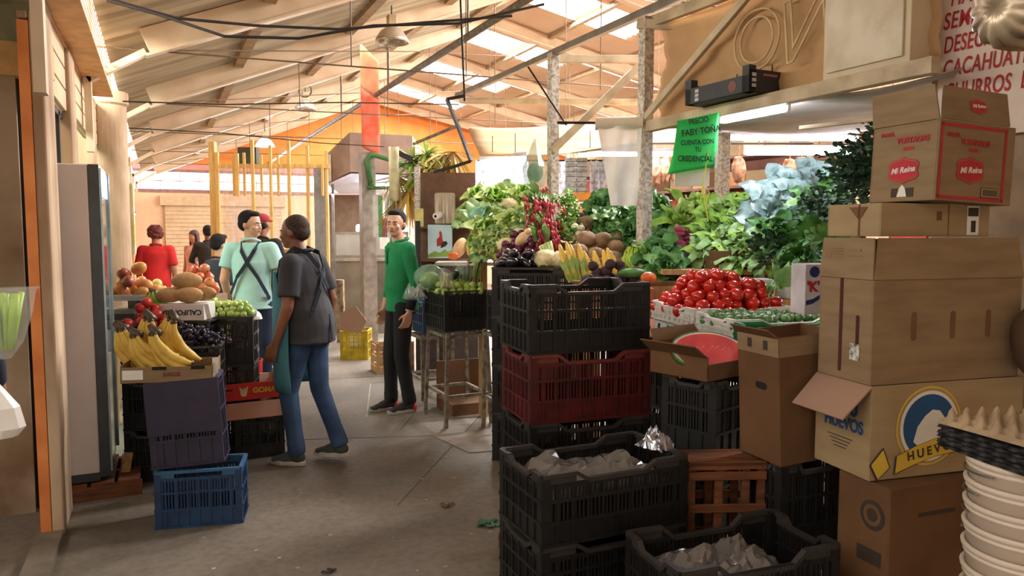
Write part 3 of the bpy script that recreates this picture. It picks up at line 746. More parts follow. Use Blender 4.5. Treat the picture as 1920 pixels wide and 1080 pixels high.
# stack in front of it
for k in range(3):
    crate(1017, 2.45, .2545 * k, 24, .6, .36, .2545, BK, ['lowest black crate of the stack holding clear plastic bags', 'middle black crate of the stack holding clear plastic bags', 'black crate filled with crumpled clear plastic bags'][k], dip=.03)
# closest crates at the frame's bottom
for k in range(2):
    crate(1286, 2.13, .29 * k, 20, .60, .33, .29, BK, ['lower black crate under the low open crate beside the pails', 'low open black crate with loose film, closest to the white pails'][k], dip=.04)
FILMC = film('crumpled_clear_film', (104, 100, 98), .93, .12); FILMC.node_tree.nodes['Principled BSDF'].inputs['Coat Weight'].default_value = .6
def crumple(name, label, loc, rz, L, D, h, m, seed, cat='plastic bag', amp=.05, parent=None):
    rr = random.Random(seed); ox = rr.uniform(0, 50)
    def fn(u, v):
        x = (u - .5) * L; y = (v - .5) * D; e = max(0, 1 - (2 * u - 1) ** 4) * max(0, 1 - (2 * v - 1) ** 4)
        n1 = noise.noise(Vector((u * 3 + ox, v * 3, 0))); n2 = noise.noise(Vector((u * 9 + ox, v * 9, 3))); n3 = abs(noise.noise(Vector((u * 17 + ox, v * 17, 7))))
        return (x + n2 * .02, y + n1 * .02, e * (h * (.75 + .8 * n1) + amp * .7 * n2 + amp * .12 * n3))
    b = MB(); b.grid(fn, 20, 16)
    return b.build(name, m, parent, smooth=False, label=label, cat=cat, loc=loc, rz=rz)
def local(px, d, a, x, y, z):
    c = corner(px, d, z); an = YAW + R(a); return c + Vector((x * math.cos(an) - y * math.sin(an), x * math.sin(an) + y * math.cos(an), 0))
crumple('plastic_bags', 'heap of crumpled clear plastic bags in the black crate', local(1017, 2.45, 24, .28, .18, .66), YAW + R(24), .54, .31, .085, FILMC, 3)
crumple('plastic_film', 'loose clear film lying in the crate closest to the pails', local(1292, 2.15, 22, .24, .15, .49), YAW + R(22), .40, .26, .05, FILMC, 9, 'plastic film')
crumple('silver_wrapper', 'shiny silver wrapper caught on the black crate corner', local(1017, 2.45, 24, .565, .16, .755), YAW + R(40), .09, .13, .06, mat('silver_foil', (200, 205, 220), .15, .9, bump=.4), 12, 'wrapper')
crumple('crate_produce_bag', 'small bag of greens in the lower crate at the bottom edge', local(1292, 2.15, 22, -.13, .07, .26), YAW, .14, .12, .09, mat('green_bag', (120, 140, 80), .3), 14, 'bag')

# dark crates behind, carrying the watermelon tray and the leaning carton
for k in range(3): crate(1350, 2.98, .325 * k, 42, .30, .27, .325, DGR, ['lowest dull black crate under the watermelon tray', 'middle dull black crate under the watermelon tray', 'dull black crate right beneath the watermelon tray'][k])
for k in range(2): crate(1478, 2.70, .361 * k, 22, .34, .22, .361, DGR, ['lower dull black crate below the tall leaning carton', 'upper dull black crate carrying the tall leaning carton'][k])
def carton(name, label, px, d, z, a, L, D, H, m, rot=None, top='closed', cat='cardboard box', group=None, loc=None, th=.006):
    t = thing(name, label, cat, loc if loc is not None else corner(px, d, z), YAW + R(a), group, rot)
    b = MB()
    b.box(0, 0, 0, L, th, H); b.box(0, D - th, 0, L, D, H); b.box(0, th, 0, th, D - th, H); b.box(L - th, th, 0, L, D - th, H); b.box(th, th, 0, L - th, D - th, th)
    if top == 'closed': b.box(th, th, H - th, L - th, D - th, H - .0005)
    b.build('carton_body', m, t, bevel=.002)
    return t
def flap(t, a, c, out, m, name='flap', th=.005):      # quad flap: hinge edge a-c, offset vector out
    a = Vector(a); c = Vector(c); o = Vector(out); n = (c - a).cross(o).normalized() * th
    q = (c - a) * .03
    b = MB(); v = [a, c, c + o - q, a + o + q]; b.add(v + [p + n for p in v], [(0, 3, 2, 1), (4, 5, 6, 7), (0, 1, 5, 4), (1, 2, 6, 5), (2, 3, 7, 6), (3, 0, 4, 7)])
    return b.build(name, m, t)
def FRM(x, z): return faceM((x, -.0015, z), (0, -1, 0))
def LFM(y, z): return faceM((-.0015, y, z), (-1, 0, 0))
def mark(t, pts, M, m, name='printed_mark', th=.0008):
    b = MB(); b.prism(pts, th, 0, M); return b.build(name, m, t)
def rect(w, h, cx=0, cy=0): return [(cx - w / 2, cy - h / 2), (cx + w / 2, cy - h / 2), (cx + w / 2, cy + h / 2), (cx - w / 2, cy + h / 2)]
def slot(w, h, n=8):
    r = w / 2; return [(r * math.cos(PI * k / n), h / 2 - r + r * math.sin(PI * k / n)) for k in range(n + 1)] + [(-r * math.cos(PI * k / n), -h / 2 + r - r * math.sin(PI * k / n)) for k in range(n + 1)]

# lower dark cartons
t = carton('cardboard_box', 'brown box standing on the floor below the egg box', 1690, 2.33, 0, 20, .52, .22, .38, CARDD)
t = carton('cardboard_box', 'brown box with dark printed emblem directly under the egg box', 1690, 2.33, .38, 20, .52, .22, .378, CARDD)
mark(t, circ(.05), LFM(.07, .27), DARK_INK); mark(t, circ(.036), LFM(.07, .271) @ Matrix.Translation((0, 0, .0009)), CARDD); mark(t, circ(.022), LFM(.07, .271) @ Matrix.Translation((0, 0, .0015)), DARK_INK); mark(t, rect(.10, .05), LFM(.08, .13), DARK_INK)
mark(t, rect(.16, .012), FRM(.2, .28), DARK_INK)
# egg box
EB = carton('egg_box', 'large egg carton box lettered HUEVOS with round blue emblem', 1646, 2.4, .762, 16, .64, .27, .316, CARDL, top='open')
mark(EB, circ(.135, 40), FRM(.235, .17), YEL_INK); mark(EB, circ(.128, 40), FRM(.235, .17) @ Matrix.Translation((0, 0, .0008)), CARDL)
mark(EB, circ(.120, 40), FRM(.235, .17) @ Matrix.Translation((0, 0, .0014)), WHITE_INK); mark(EB, circ(.108, 40), FRM(.235, .17) @ Matrix.Translation((0, 0, .0020)), BLUE_INK)
hen = [(-.075, -.05), (-.06, .0), (-.03, .035), (.0, .055), (.03, .05), (.055, .02), (.06, -.02), (.05, -.07), (-.03, -.085)]
mark(EB, hen, FRM(.245, .17) @ Matrix.Translation((0, 0, .0026)), WHITE_INK)
rb = [(-.16, -.045), (-.08, -.02), (0, .0), (.10, .012), (.10, .072), (0, .060), (-.08, .040), (-.155, .012)]
mark(EB, [(x * 1.04, y * 1.06 - .002) for x, y in rb], FRM(.26, .065) @ Matrix.Translation((0, 0, .0030)), DARK_INK); mark(EB, rb, FRM(.26, .065) @ Matrix.Translation((0, 0, .0037)), YEL_INK)
mark(EB, [(-.10, -.055), (-.045, -.015), (-.075, .055), (-.13, .0)], FRM(.125, .055) @ Matrix.Translation((0, 0, .0024)), DARK_INK); mark(EB, [(-.094, -.048), (-.05, -.014), (-.076, .047), (-.122, .0)], FRM(.125, .055) @ Matrix.Translation((0, 0, .0032)), YEL_INK)
text('HUEVO', .042, FRM(.235, .085) @ Matrix.Translation((0, 0, .0046)) @ Matrix.Rotation(R(9), 4, 'Z'), DARK_INK, EB, bold=.02, space=1.5)
text('360', .075, LFM(.115, .222), BLUE_INK, EB, bold=.03); text('HUEVOS', .060, LFM(.125, .165), BLUE_INK, EB, bold=.03, sx=.82)
for k in range(4): mark(EB, rect(.12 - .02 * k, .003), LFM(.14, .115 - .012 * k), DARK_INK)
flap(EB, (0, .27, .316), (0, 0, .316), (-.115, -.01, -.10), CARDP)
# big plain box with slots, top flaps standing up
BB = carton('cardboard_box', 'largest plain brown box with three vertical slots on the egg box', 1642, 2.4, 1.08, 16, .62, .256, .345, CARD, top='open')
flap(BB, (0, 0, .345), (.62, 0, .345), (0, .012, .135), CARD); flap(BB, (0, .256, .345), (0, .0, .345), (.008, 0, .135), CARD); flap(BB, (.62, .256, .345), (0, .256, .345), (0, -.004, .13), CARD)
for x in (.165, .325, .475):
    mark(BB, slot(.020, .095), FRM(x, .19), CARDIN, 'vent_slot')
for k, (y, h) in enumerate(((.145, .35), (.065, .10))):
    mark(BB, slot(.014, h), LFM(y, .20 if k == 0 else .175), mat('slot_shadow_red', (74, 28, 20), .9), 'hand_slot')
mark(BB, rect(.045, .055), LFM(.075, .10), mat('torn_label', (210, 206, 198), .7, c2=(90, 84, 78), scale=60), 'torn_label')
mark(BB, rect(.028, .012), LFM(.145, .372), WHITE_INK, 'tape')
for k in range(5): mark(BB, rect(.05, .002), LFM(.17, .445 - .010 * k), mat('faint_ink', (140, 110, 80), .8))
mark(BB, circ(.013), LFM(.215, .42), MATS['faint_ink']); mark(BB, rect(.06, .003), LFM(.08, .42), MATS['faint_ink']); mark(BB, rect(.04, .008), LFM(.08, .44), MATS['faint_ink'])
# long low box
LB = carton('cardboard_box', 'long low pale box under the tostada box, white label at its end', 1651, 2.50, 1.565, 16, .46, .26, .112, CARDL)
for x in (.28,): mark(LB, rect(.003, .11), FRM(x, .056), CARDIN, 'seam')
mark(LB, rect(.052, .10), FRM(.385, .054), PAPER, 'paper_label'); mark(LB, rect(.045, .03), FRM(.385, .084) @ Matrix.Translation((0, 0, .001)), DARK_INK); mark(LB, rect(.02, .04), FRM(.387, .034) @ Matrix.Translation((0, 0, .001)), DARK_INK)
mark(LB, rect(.008, .11), LFM(.10, .056), CARDIN, 'seam'); mark(LB, [(-.05, .045), (-.006, .005), (.006, .005), (.04, .045)], LFM(.10, .056), CARDD, 'tape')
mark(LB, rect(.02, .03), FRM(.24, .07), CARDD)
# tostada box, slightly tilted, flaps up
MR = carton('tostada_box', 'brown box with red printed frames lettered TOSTADAS on top of the pile', 0, 0, 0, 16, .345, .27, .262, CARD, top='open', loc=corner(1750, 2.44, 1.684), rot=(0, R(2.5), YAW + R(20)))
flap(MR, (0, 0, .262), (.31, 0, .262), (.03, .035, .115), CARD); flap(MR, (0, .27, .262), (0, 0, .262), (.0, .02, .115), CARD); flap(MR, (.31, .27, .262), (0, .27, .262), (0, .02, .10), CARD)
def badge(t, M, s):
    sh = [(-.5, -.18), (-.42, -.30), (-.15, -.36), (0, -.44), (.15, -.36), (.42, -.30), (.5, -.18), (.46, 0), (.5, .18), (.42, .30), (.15, .36), (0, .44), (-.15, .36), (-.42, .30), (-.5, .18), (-.46, 0)]
    mark(t, [(x * s * 1.08, y * s * .92) for x, y in sh], M, RED_INK); mark(t, [(x * s * 1.01, y * s * .84) for x, y in sh], M @ Matrix.Translation((0, 0, .0006)), CARD); mark(t, [(x * s * .97, y * s * .78) for x, y in sh], M @ Matrix.Translation((0, 0, .0012)), RED_INK)
    text('Mi Reina', s * .24, M @ Matrix.Translation((0, 0, .002)) @ Matrix.Rotation(R(4), 4, 'Z'), WHITE_INK, t, italic=.3, bold=.02)
for (w, h, cx, cy) in ((.30, .010, .155, .247), (.30, .010, .155, .013), (.010, .244, .010, .13), (.010, .244, .300, .13)):
    mark(MR, rect(w, h), FRM(cx, cy), RED_INK, 'printed_frame')
badge(MR, FRM(.145, .105), .115)
text('TOSTADAS', .026, FRM(.16, .196), RED_INK, MR, bold=.03); text('FRAGIL', .018, FRM(.062, .215), RED_INK, MR, bold=.03); mark(MR, rect(.04, .010), FRM(.155, .172), RED_INK)
mark(MR, rect(.085, .034), FRM(.242, .036), DARK_INK, 'barcode_frame'); mark(MR, rect(.080, .029), FRM(.242, .036) @ Matrix.Translation((0, 0, .0008)), CARDL, 'barcode_field')
for k in range(12): mark(MR, rect(.003, .022), FRM(.210 + k * .0058, .036) @ Matrix.Translation((0, 0, .0016)), DARK_INK, 'barcode_bar')
badge(MR, LFM(.13, .105), .115); text('TOSTADAS', .026, LFM(.10, .205), RED_INK, MR, bold=.03); text('FRAGIL', .018, LFM(.205, .232), RED_INK, MR, bold=.03); mark(MR, rect(.04, .010), LFM(.115, .178), RED_INK)
mark(MR, rect(.09, .03), LFM(.13, .030), DARK_INK); mark(MR, [(-.02, -.02), (.02, -.02), (.012, .01), (0, .022), (-.012, .008)], LFM(.13, .035) @ Matrix.Translation((0, 0, .001)), WHITE_INK, 'torn_tape')
badge(MR, faceM((.175, .010, .318), (0, -1, .3), (0, .3, 1)), .07)
# tall leaning carton with open top
TB = carton('cardboard_box', 'tall narrow carton with hand hole leaning behind the egg box', 0, 0, 0, 20, .30, .235, .475, CARDD, top='open', loc=corner(1476, 2.66, .726), rot=(0, R(-3), YAW + R(20)))
mark(TB, rect(.235, .07), LFM(.117, .438), CARD, 'upper_band'); mark(TB, rect(.30, .07), FRM(.15, .438), CARD, 'upper_band')
mark(TB, slot(.026, .060), faceM((-.0025, .10, .285), (-1, 0, 0), (0, 1, 0)), DARK, 'hand_hole')
for k in range(2): mark(TB, rect(.025, .035), LFM(.16 - k * .09, .44) @ Matrix.Translation((0, 0, .001)), DARK_INK)
mark(TB, rect(.003, .10), FRM(.03, .36), CARDIN, 'seam')
flap(TB, (0, .235, .475), (0, 0, .475), (-.03, .01, .03), CARDD)
# watermelon tray
WT = thing('cardboard_tray', 'torn cardboard tray holding a cut watermelon', 'tray', corner(1332, 2.92, .985), YAW + R(38))
b = MB(); b.box(0, 0, 0, .33, .30, .006); b.box(0, 0, 0, .33, .006, .07); b.box(0, .294, 0, .33, .30, .13); b.box(0, 0, 0, .006, .30, .10); b.box(.324, 0, 0, .33, .30, .10); b.build('tray_body', CARDD, WT, bevel=.002)
flap(WT, (0, .30, .10), (0, 0, .10), (-.07, 0, .05), CARDD); flap(WT, (.33, .294, .13), (.02, .294, .13), (0, .03, .05), CARDD)
WM = thing('watermelon_half', 'cut watermelon wedge showing its red flesh in the cardboard tray', 'watermelon', local(1332, 2.92, 38, .165, .15, 1.02), YAW + R(14))
def halfmelon(u, v, k=1.0):
    a = PI * u; c = -PI / 2 + PI * v; return (.17 * k * math.sin(c), -.11 * k * math.cos(c) * math.cos(a) * 1.0, -.09 * k * math.cos(c) * math.sin(a) + .085)
b = MB(); b.grid(lambda u, v: halfmelon(u, v), 16, 14); b.build('rind', mat('melon_rind', (70, 110, 50), .4, c2=(40, 76, 34), scale=10), WM, smooth=True, solid=.004)
b = MB(); b.prism([(.166 * math.cos(2 * PI * k / 30), .106 * math.sin(2 * PI * k / 30)) for k in range(30)], .004, 0, Matrix.Translation((0, 0, .081))); b.prism([(.154 * math.cos(2 * PI * k / 30), .096 * math.sin(2 * PI * k / 30)) for k in range(30)], .004, 1, Matrix.Translation((0, 0, .0825)))
b.build('flesh', [mat('pale_rind', (224, 214, 180), .5), mat('red_flesh', (222, 62, 56), .35, c2=(196, 42, 44), scale=12)], WM)
for o in WM.children: o.matrix_local = Matrix.Rotation(R(38), 4, 'X') @ o.matrix_local
rr = random.Random(5)
b = MB()
for k in range(14): b.ball((-.09 + .014 * k, .01 + rr.uniform(-.012, .012), .0865), (.0035, .0025, .0012), 6, 4)
o = b.build('seed', mat('pale_seed', (228, 190, 170), .4), WM); o.matrix_local = Matrix.Rotation(R(38), 4, 'X'); o['kind'] = 'stuff'
# wooden crate in the gap
WC = thing('wooden_crate', 'orange brown wooden crate in the gap below the tall carton', 'crate', corner(1298, 2.76, 0), YAW + R(3))
b = MB()
for x in (0, .105, .21, .27): b.box(x, 0, 0, x + .03, .02, .70); b.box(x, .12, 0, x + .03, .14, .70)
b.build('upright', WOODD, WC, bevel=.002)
b = MB()
for z in (.03, .20, .32, .37, .52, .645, .685): b.box(0, -.012, z, .30, -.001, z + .032); b.box(0, .141, z, .30, .152, z + .032)
b.build('slat', WOODD, WC, bevel=.002)
b = MB(); b.box(0, -.012, .70, .30, .15, .712); b.build('top_board', WOODD, WC)

for k in range(3): crate(1262, 3.80, .33 * k, 30, .36, .34, .33, DGR, ['lowest', 'middle', 'top'][k] + ' black crate of the stack added to darken the gap between the red crate and the cow patched counter', dip=0)  # crates added so the bright gap behind the stacks turns dark
# pails and egg trays at the frame's right edge
b = MB(); b.lathe([(0, .002), (.118, .002), (.122, .0), (.141, .195), (.146, .198), (.146, .204), (.141, .206), (.150, .212), (.152, .222), (.146, .226), (.139, .224), (.120, .01), (0, .012)], 40)
pm = b.mesh('pail', [mat('cream_pail_plastic', (214, 198, 180), .5, var=.05)], True)
b = MB(); b.tube([(.15 * math.cos(a), .15 * math.sin(a), .205 - .02 * abs(math.sin(a))) for a in [R(200 + 7 * k) for k in range(20)]], .0025, 6)
hm = b.mesh('pail_handle', GALV, True)
for k in range(13):
    t = thing('pail', 'cream plastic pail nested in the tall stack under the egg trays' , 'pail', corner(1955, 1.95, .060 * k + .030), .3 * k, 'nested cream pails')
    mobj('pail_body', pm, t); mobj('handle', hm, t)
def eggtray(m, key):
    def fn(u, v):
        x = (u - .5) * .30; y = (v - .5) * .30; e = min(1, 14 * min(u, 1 - u, v, 1 - v))
        return (x, y, e * (.024 + .024 * math.sin(u * 6 * 2 * PI - PI / 2) * math.sin(v * 6 * 2 * PI - PI / 2)))
    b = MB(); b.grid(fn, 60, 60); return b.mesh('egg_tray' + key, m, True)
ek = eggtray(mat('black_tray', (26, 24, 26), .5), '_b'); ep = eggtray(mat('pulp_tray', (176, 150, 118), .85, bump=.3, bscale=60), '_p')
zt = .060 * 12 + .030 + .226
for k in range(5): mobj('egg_tray', ek, None, corner(1945, 1.97, zt + .002 + .013 * k), (0, 0, YAW + R(12 + 3 * (k % 2))), 'black plastic egg tray stacked between the pails and the pulp tray', 'egg tray', 'black egg trays')
mobj('egg_tray', ep, None, corner(1948, 1.95, zt + .072), (R(-2), R(1), YAW + R(12)), 'brown pulp egg tray on top of the black trays', 'egg tray')
b = MB(); b.ball((0, 0, .13), (.12, .10, .14), 18, 12, fn=lambda q: 1 + .08 * noise.noise(q * 3)); b.build('brown_sack', mat('brown_sack', (92, 66, 46), .9, bump=.5), None, smooth=True, label='dark brown bulging sack beside the largest plain box', cat='sack', loc=corner(1975, 2.5, 1.085))

# overhead cabinet, hand lettered sign, fluted moulds
CB = thing('metal_cabinet', 'shallow cream metal cabinet standing on the stall beam', 'cabinet', (2.90, 2.20, 2.30))
b = MB(); b.box(0, 0, 0, .17, .46, .95); b.build('cabinet_body', mat('cream_cabinet', (206, 192, 164), .6, c2=(190, 172, 142), scale=3), CB, bevel=.004)
b = MB(); b.box(-.012, .03, .03, 0, .43, .92); b.build('door', mat('cream_door', (212, 202, 182), .6, c2=(190, 176, 150), scale=6), CB, bevel=.003)
b = MB()
rr = random.Random(9)
for k in range(20): b.prism(rect(.012, .004), .0008, 0, faceM((-.0125, .17 + rr.uniform(-.06, .06), .18 + rr.uniform(-.05, .06)), (-1, 0, 0)))
b.build('tape_scraps', WHITE_INK, CB)
SG = thing('lettered_sign', 'white board with hand painted red words SEMILLAS and CACAHUATES', 'sign', tuple(corner(1741, 3.31, 1.98)), YAW + R(37.4))
b = MB(); b.box(0, -1.1, 0, .02, 0, 1.2); b.build('board', mat('pinkish_white_board', (216, 200, 190), .7, var=.04), SG)
b = MB(); b.box(-.004, -.012, .0, .024, .010, 1.2); b.build('edge_strip', mat('olive_strip', (150, 128, 60), .6), SG)
RP = mat('hand_painted_red', (170, 30, 44), .7)
def sgn(s, y, z, size=.098, sx=.60): text(s, size, faceM((-.002, y, z), (-1, 0, 0)) @ Matrix.Rotation(R(2), 4, 'Z'), RP, SG, italic=.22, bold=.012, align='LEFT', sx=sx, space=1.05)
sgn('HABAS', -.05, .590); sgn('SEMILLAS', -.025, .495); sgn('DESECHABLES', -.03, .395, sx=.52); sgn('CACAHUATES', -.03, .295, sx=.54); sgn('CHURROS  DE', -.04, .195, sx=.54)
WB = MB(); WB.box(0, .03, 0, 1.8, .07, 3.4); WB.build('wall_12', mat('stall_partition', (156, 134, 112), .85), kind='structure', loc=tuple(corner(1741, 3.31, 0) + dirw(.79, .61) * .0), rz=YAW + R(37.4) - R(90))
FM = thing('fluted_moulds', 'dusty fluted metal mould lying across the upper corner', 'moulds', W(1868, 14, 1.75), 0)
axv = (dirw(1, .35) * 1 + Vector((0, 0, .10))).normalized(); q_ = axv.to_track_quat('Z', 'Y').to_matrix().to_4x4()
b = MB(); b.T = q_; n_ = 112; vs = []; fs = []; prof = [(.0, .0), (.04, .0), (.068, .01), (.084, .03), (.090, .08), (.095, .45)]
for (r_, z_) in prof:
    for k in range(n_):
        a_ = 2 * PI * k / n_; rr_ = r_ * (1 + (.075 * math.sin(a_ * 14) if r_ > .04 else 0)); vs.append((rr_ * math.cos(a_), rr_ * math.sin(a_), z_))
for i in range(len(prof) - 1):
    for k in range(n_): fs.append((i * n_ + k, i * n_ + (k + 1) % n_, (i + 1) * n_ + (k + 1) % n_, (i + 1) * n_ + k))
b.add(vs, fs); b.build('fluted_shell', mat('dusty_foil', (190, 172, 146), .4, .5, c2=(120, 102, 84), scale=8), FM, smooth=True, solid=.002)
# ------------------------------------------------------------------ stall frame
def post(name, label, x, y, z0, z1, w, m, cat='post'):
    b = MB(); b.box(-w / 2, -w / 2, 0, w / 2, w / 2, z1 - z0); return b.build(name, m, None, label=label, cat=cat, loc=(x, y, z0), bevel=.004)
post('stall_post', 'peeling white speckled post beside the tomatoes', 2.93, 4.15, 0, 2.98, .075, POSTM)
post('stall_post', 'pale post rising behind the radishes', 2.93, 5.43, 0, 3.02, .075, POSTM)
q = W(1352, 435, 6.0); post('stall_post', 'pale post behind the green handwritten sign', q.x, q.y, 0, 2.36, .085, POSTM)
q = W(1030 + 5, 435, 6.2)
def beam(label, a, c, w, h, m=STEEL, name='stall_beam'):
    a = Vector(a); c = Vector(c); b = MB(); b.bar((0, 0, 0), c - a, w, h); return b.build(name, m, None, label=label, cat='beam', loc=a, bevel=.003)
beam('upper pipe beam of the stall with cable ties', (2.93, 2.1, 3.01), (2.93, 7.6, 3.03), .05, .05, GALV)
beam('lower cream beam carrying the black tray and cabinet', (2.93, 2.1, 2.27), (2.93, 4.15, 2.27), .06, .07)
beam('cream cross beam behind the top of the banner', (2.96, 2.3, 2.90), (2.96, 4.12, 2.95), .04, .07)
beam('diagonal brace in front of the tan banner', (2.91, 4.12, 2.33), (2.91, 3.10, 2.90), .03, .045)
a = W(1035, 283, 6.1); c = W(1197, 125, 6.3); beam('long diagonal brace between the two pale posts', a, c, .05, .06)
beam('level beam behind the stall between the posts', W(862, 188, 8.3), W(1200, 192, 8.0), .06, .06)
beam('level short beam at the top of the post behind radishes', W(1040, 111, 6.2), W(1200, 111, 6.5), .06, .06)
beam('cream crossbar near the roof above the speckled post', W(1195, 45, 5.0), W(1550, 58, 4.6), .05, .06)
BN = thing('tan_banner', 'tan cloth banner with outlined letters seen from behind', 'banner', (3.02, 4.1, 2.32))
TAN = cloth('tan_tarp', (186, 150, 108), (170, 134, 94))
def bn(u, v):
    y = -1.95 * u; z = .60 * v; return (.03 * math.sin(7 * (u - v)) * (1 - u) + .012 * math.sin(23 * (u * .6 + v)), y, z - .03 * math.sin(PI * u) * (1 - v))
b = MB(); b.grid(bn, 40, 14); b.build('cloth', TAN, BN, smooth=True, solid=.003)
LT = mat('faded_outline', (206, 178, 138), .8)
for (s, y, sz, ro) in (('O', -.92, .46, 0), ('N', -1.28, .46, 6), ('Y', -1.62, .46, 0)):
    o = text(s, sz, faceM((-.055, y, .28), (-1, 0, 0)) @ Matrix.Rotation(R(ro), 4, 'Z') @ Matrix.Diagonal((-1, 1, 1, 1)), LT, BN, name='outline_letter', outline=.006)
# tarps over the stall, seen from below
def tarp(label, q4, sag, m=None, n=16, name='tarpaulin'):
    P4 = [Vector(q) for q in q4]
    def fn(u, v):
        p = P4[0].lerp(P4[1], u).lerp(P4[3].lerp(P4[2], u), v); return p - P4[0] - Vector((0, 0, sag * math.sin(PI * u) * math.sin(PI * v) + .02 * math.sin(9 * u + 5 * v)))
    b = MB(); b.grid(fn, n, n); return b.build(name, m or TAN, None, smooth=True, solid=.004, label=label, cat='tarpaulin', loc=P4[0])
tarp('tan tarpaulin sloping over the back of the vegetable stall', [W(878, 238, 8.8), W(1340, 232, 8.6), W(1340, 262, 6.8), W(900, 297, 7.0)], .1)
tarp('grey ceiling sheet above the stall tubes', [(2.95, 2.0, 2.24), (2.95, 4.1, 2.26), W(1358, 246, 6.9), W(1665, 246, 6.4)], .05, cloth('grey_sheet', (176, 164, 150), (150, 140, 128)))
beam('thin pole under the grey ceiling sheet', W(1500, 240, 4.0), W(1655, 222, 3.6), .02, .02)

# fluorescent tubes
TUBE = mat('lit_tube', (236, 240, 255), .3, var=.0, emit=60.0)
def tube_light(label, a, c, r=.017, up=.045):
    a = Vector(a); c = Vector(c); v = c - a
    t = thing('fluorescent_light', label, 'light', a)
    b = MB(); b.tube([(0, 0, 0), v], r, 10); b.build('tube', TUBE, t, smooth=True)
    b = MB(); n = v.normalized(); b.bar(-n * .03 + Vector((0, 0, up)), v + n * .03 + Vector((0, 0, up)), .045, .035); b.build('fixture', mat('fixture_white', (216, 218, 226), .5), t)
    b = MB(); b.tube([n * .1 + Vector((0, 0, up)), n * .1 + Vector((0, 0, up + .2))], .004, 5); b.tube([v - n * .1 + Vector((0, 0, up)), v - n * .1 + Vector((0, 0, up + .2))], .004, 5); b.build('hanging_wire', IRON, t)
    b = MB(); b.bar(-n * .02 + Vector((0, 0, up - .02)), -n * .02 - Vector((0, 0, .018)), .02, .02); b.bar(v + n * .02 + Vector((0, 0, up - .02)), v + n * .02 - Vector((0, 0, .018)), .02, .02); b.build('lamp_holder', WHITEP, t)
    return t
tube_light('longest lit tube of the stall, above the leafy greens', W(1368, 259, 6.6), W(1603, 261, 6.6))
tube_light('lit tube hanging just below the longest one', W(1402, 287, 6.9), W(1590, 286, 6.9), .022)
tube_light('lit tube fixed along the beam by the green sign', PX(1358, 225, 3.02), PX(1472, 203, 3.02), .02)
tube_light('lit tube over the cabbages at the far stall corner', W(906, 306, 7.2), W(984, 298, 7.0), .026)
tube_light('long lit tube behind the plastic roll', W(1088, 290, 7.7), W(1318, 290, 7.7), .017)
tube_light('lit tube under the food stall canopy', W(690, 350, 11.3), W(742, 346, 11.1), .02)
# black produce tray on the beam
BT = thing('produce_tray', 'black printed fruit tray resting on the stall beam', 'tray', PX(1402, 196, 2.86) , YAW + R(30))
BT.location = Vector((2.80, 3.05, 2.31)); BT.rotation_euler = (0, 0, R(2))
BKC = mat('black_carton', (46, 48, 56), .6)
b = MB(); L_, D_ = .30, .50
b.box(0, 0, 0, L_, D_, .006); b.box(0, 0, 0, L_, .006, .12); b.box(0, D_ - .006, 0, L_, D_, .12); b.box(0, 0, 0, .006, D_, .09); b.box(L_ - .006, 0, 0, L_, D_, .09)
for x in (0, L_ - .05):
    for y in (0, D_ - .05): b.box(x, y, .0, x + .05, y + .05, .14)
b.build('tray_body', BKC, BT, bevel=.002)
for k in range(3):
    for x in (.035, .262): mark(BT, rect(.03, .018), faceM((x, -.001, .035 + .028 * k), (0, -1, 0)), mat('pale_print', (196, 196, 204), .6))
mark(BT, rect(.10, .012), faceM((.15, -.001, .095), (0, -1, 0)), mat('pink_print', (176, 110, 116), .6)); mark(BT, circ(.03), faceM((-.001, .12, .045), (-1, 0, 0)), mat('brown_print', (120, 66, 50), .6))
for k in range(3): mark(BT, rect(.03, .018), faceM((-.001, .40, .02 + .024 * k), (-1, 0, 0)), MATS['pale_print'])
# green handwritten sign
GS = thing('green_sign', 'bright green handwritten paper sign hanging from the beam', 'sign', W(1347, 211, 4.15), YAW + R(8))
GM = mat('green_paper', (40, 204, 92), .7, c2=(24, 176, 76), scale=3)
def gsf(u, v):
    x = -.235 + .235 * u - .05 * v * v * (1 - u); z = -.29 * v - .05 * (1 - u); return (x, .012 * math.sin(5 * u + 3 * v), z + (.0))
b = MB(); b.grid(gsf, 12, 14); b.build('paper_sheet', GM, GS, smooth=True, solid=.0015)
INK = mat('black_marker', (18, 40, 26), .7)
def gt(s, x, z, sz, sx=.8, ro=8): text(s, sz, faceM((x, -.018, z), (0, -1, 0)) @ Matrix.Rotation(R(ro), 4, 'Z'), INK, GS, bold=.02, sx=sx)
gt('PRECIO', -.12, -.05, .042, ro=11); gt('FABY·TOÑA', -.105, -.105, .048, .85, 9); gt('CUENTA CON', -.125, -.165, .036, .8, 4); gt('TU', -.12, -.205, .034, .8, 2); gt('CREDENCIAL', -.135, -.255, .042, .8, 0)
b = MB(); b.box(-.235, .02, -.40, -.035, .028, -.30); b.build('white_card', PAPER, GS)
b = MB(); b.box(-.012, .008, -.30, .006, .020, -.08); b.build('white_backing', PAPER, GS)
o = MB(); o.tube([W(1335, 235, 4.16), W(1314, 375, 4.1), W(1321, 392, 4.1), W(1330, 360, 4.1), W(1318, 348, 4.1), W(1322, 380, 4.1), W(1328, 415, 4.1)], .0035, 6)
o.build('hanging_string', mat('yellow_cord', (214, 220, 60), .6), None, label='yellow cord looped below the green sign', cat='cord')
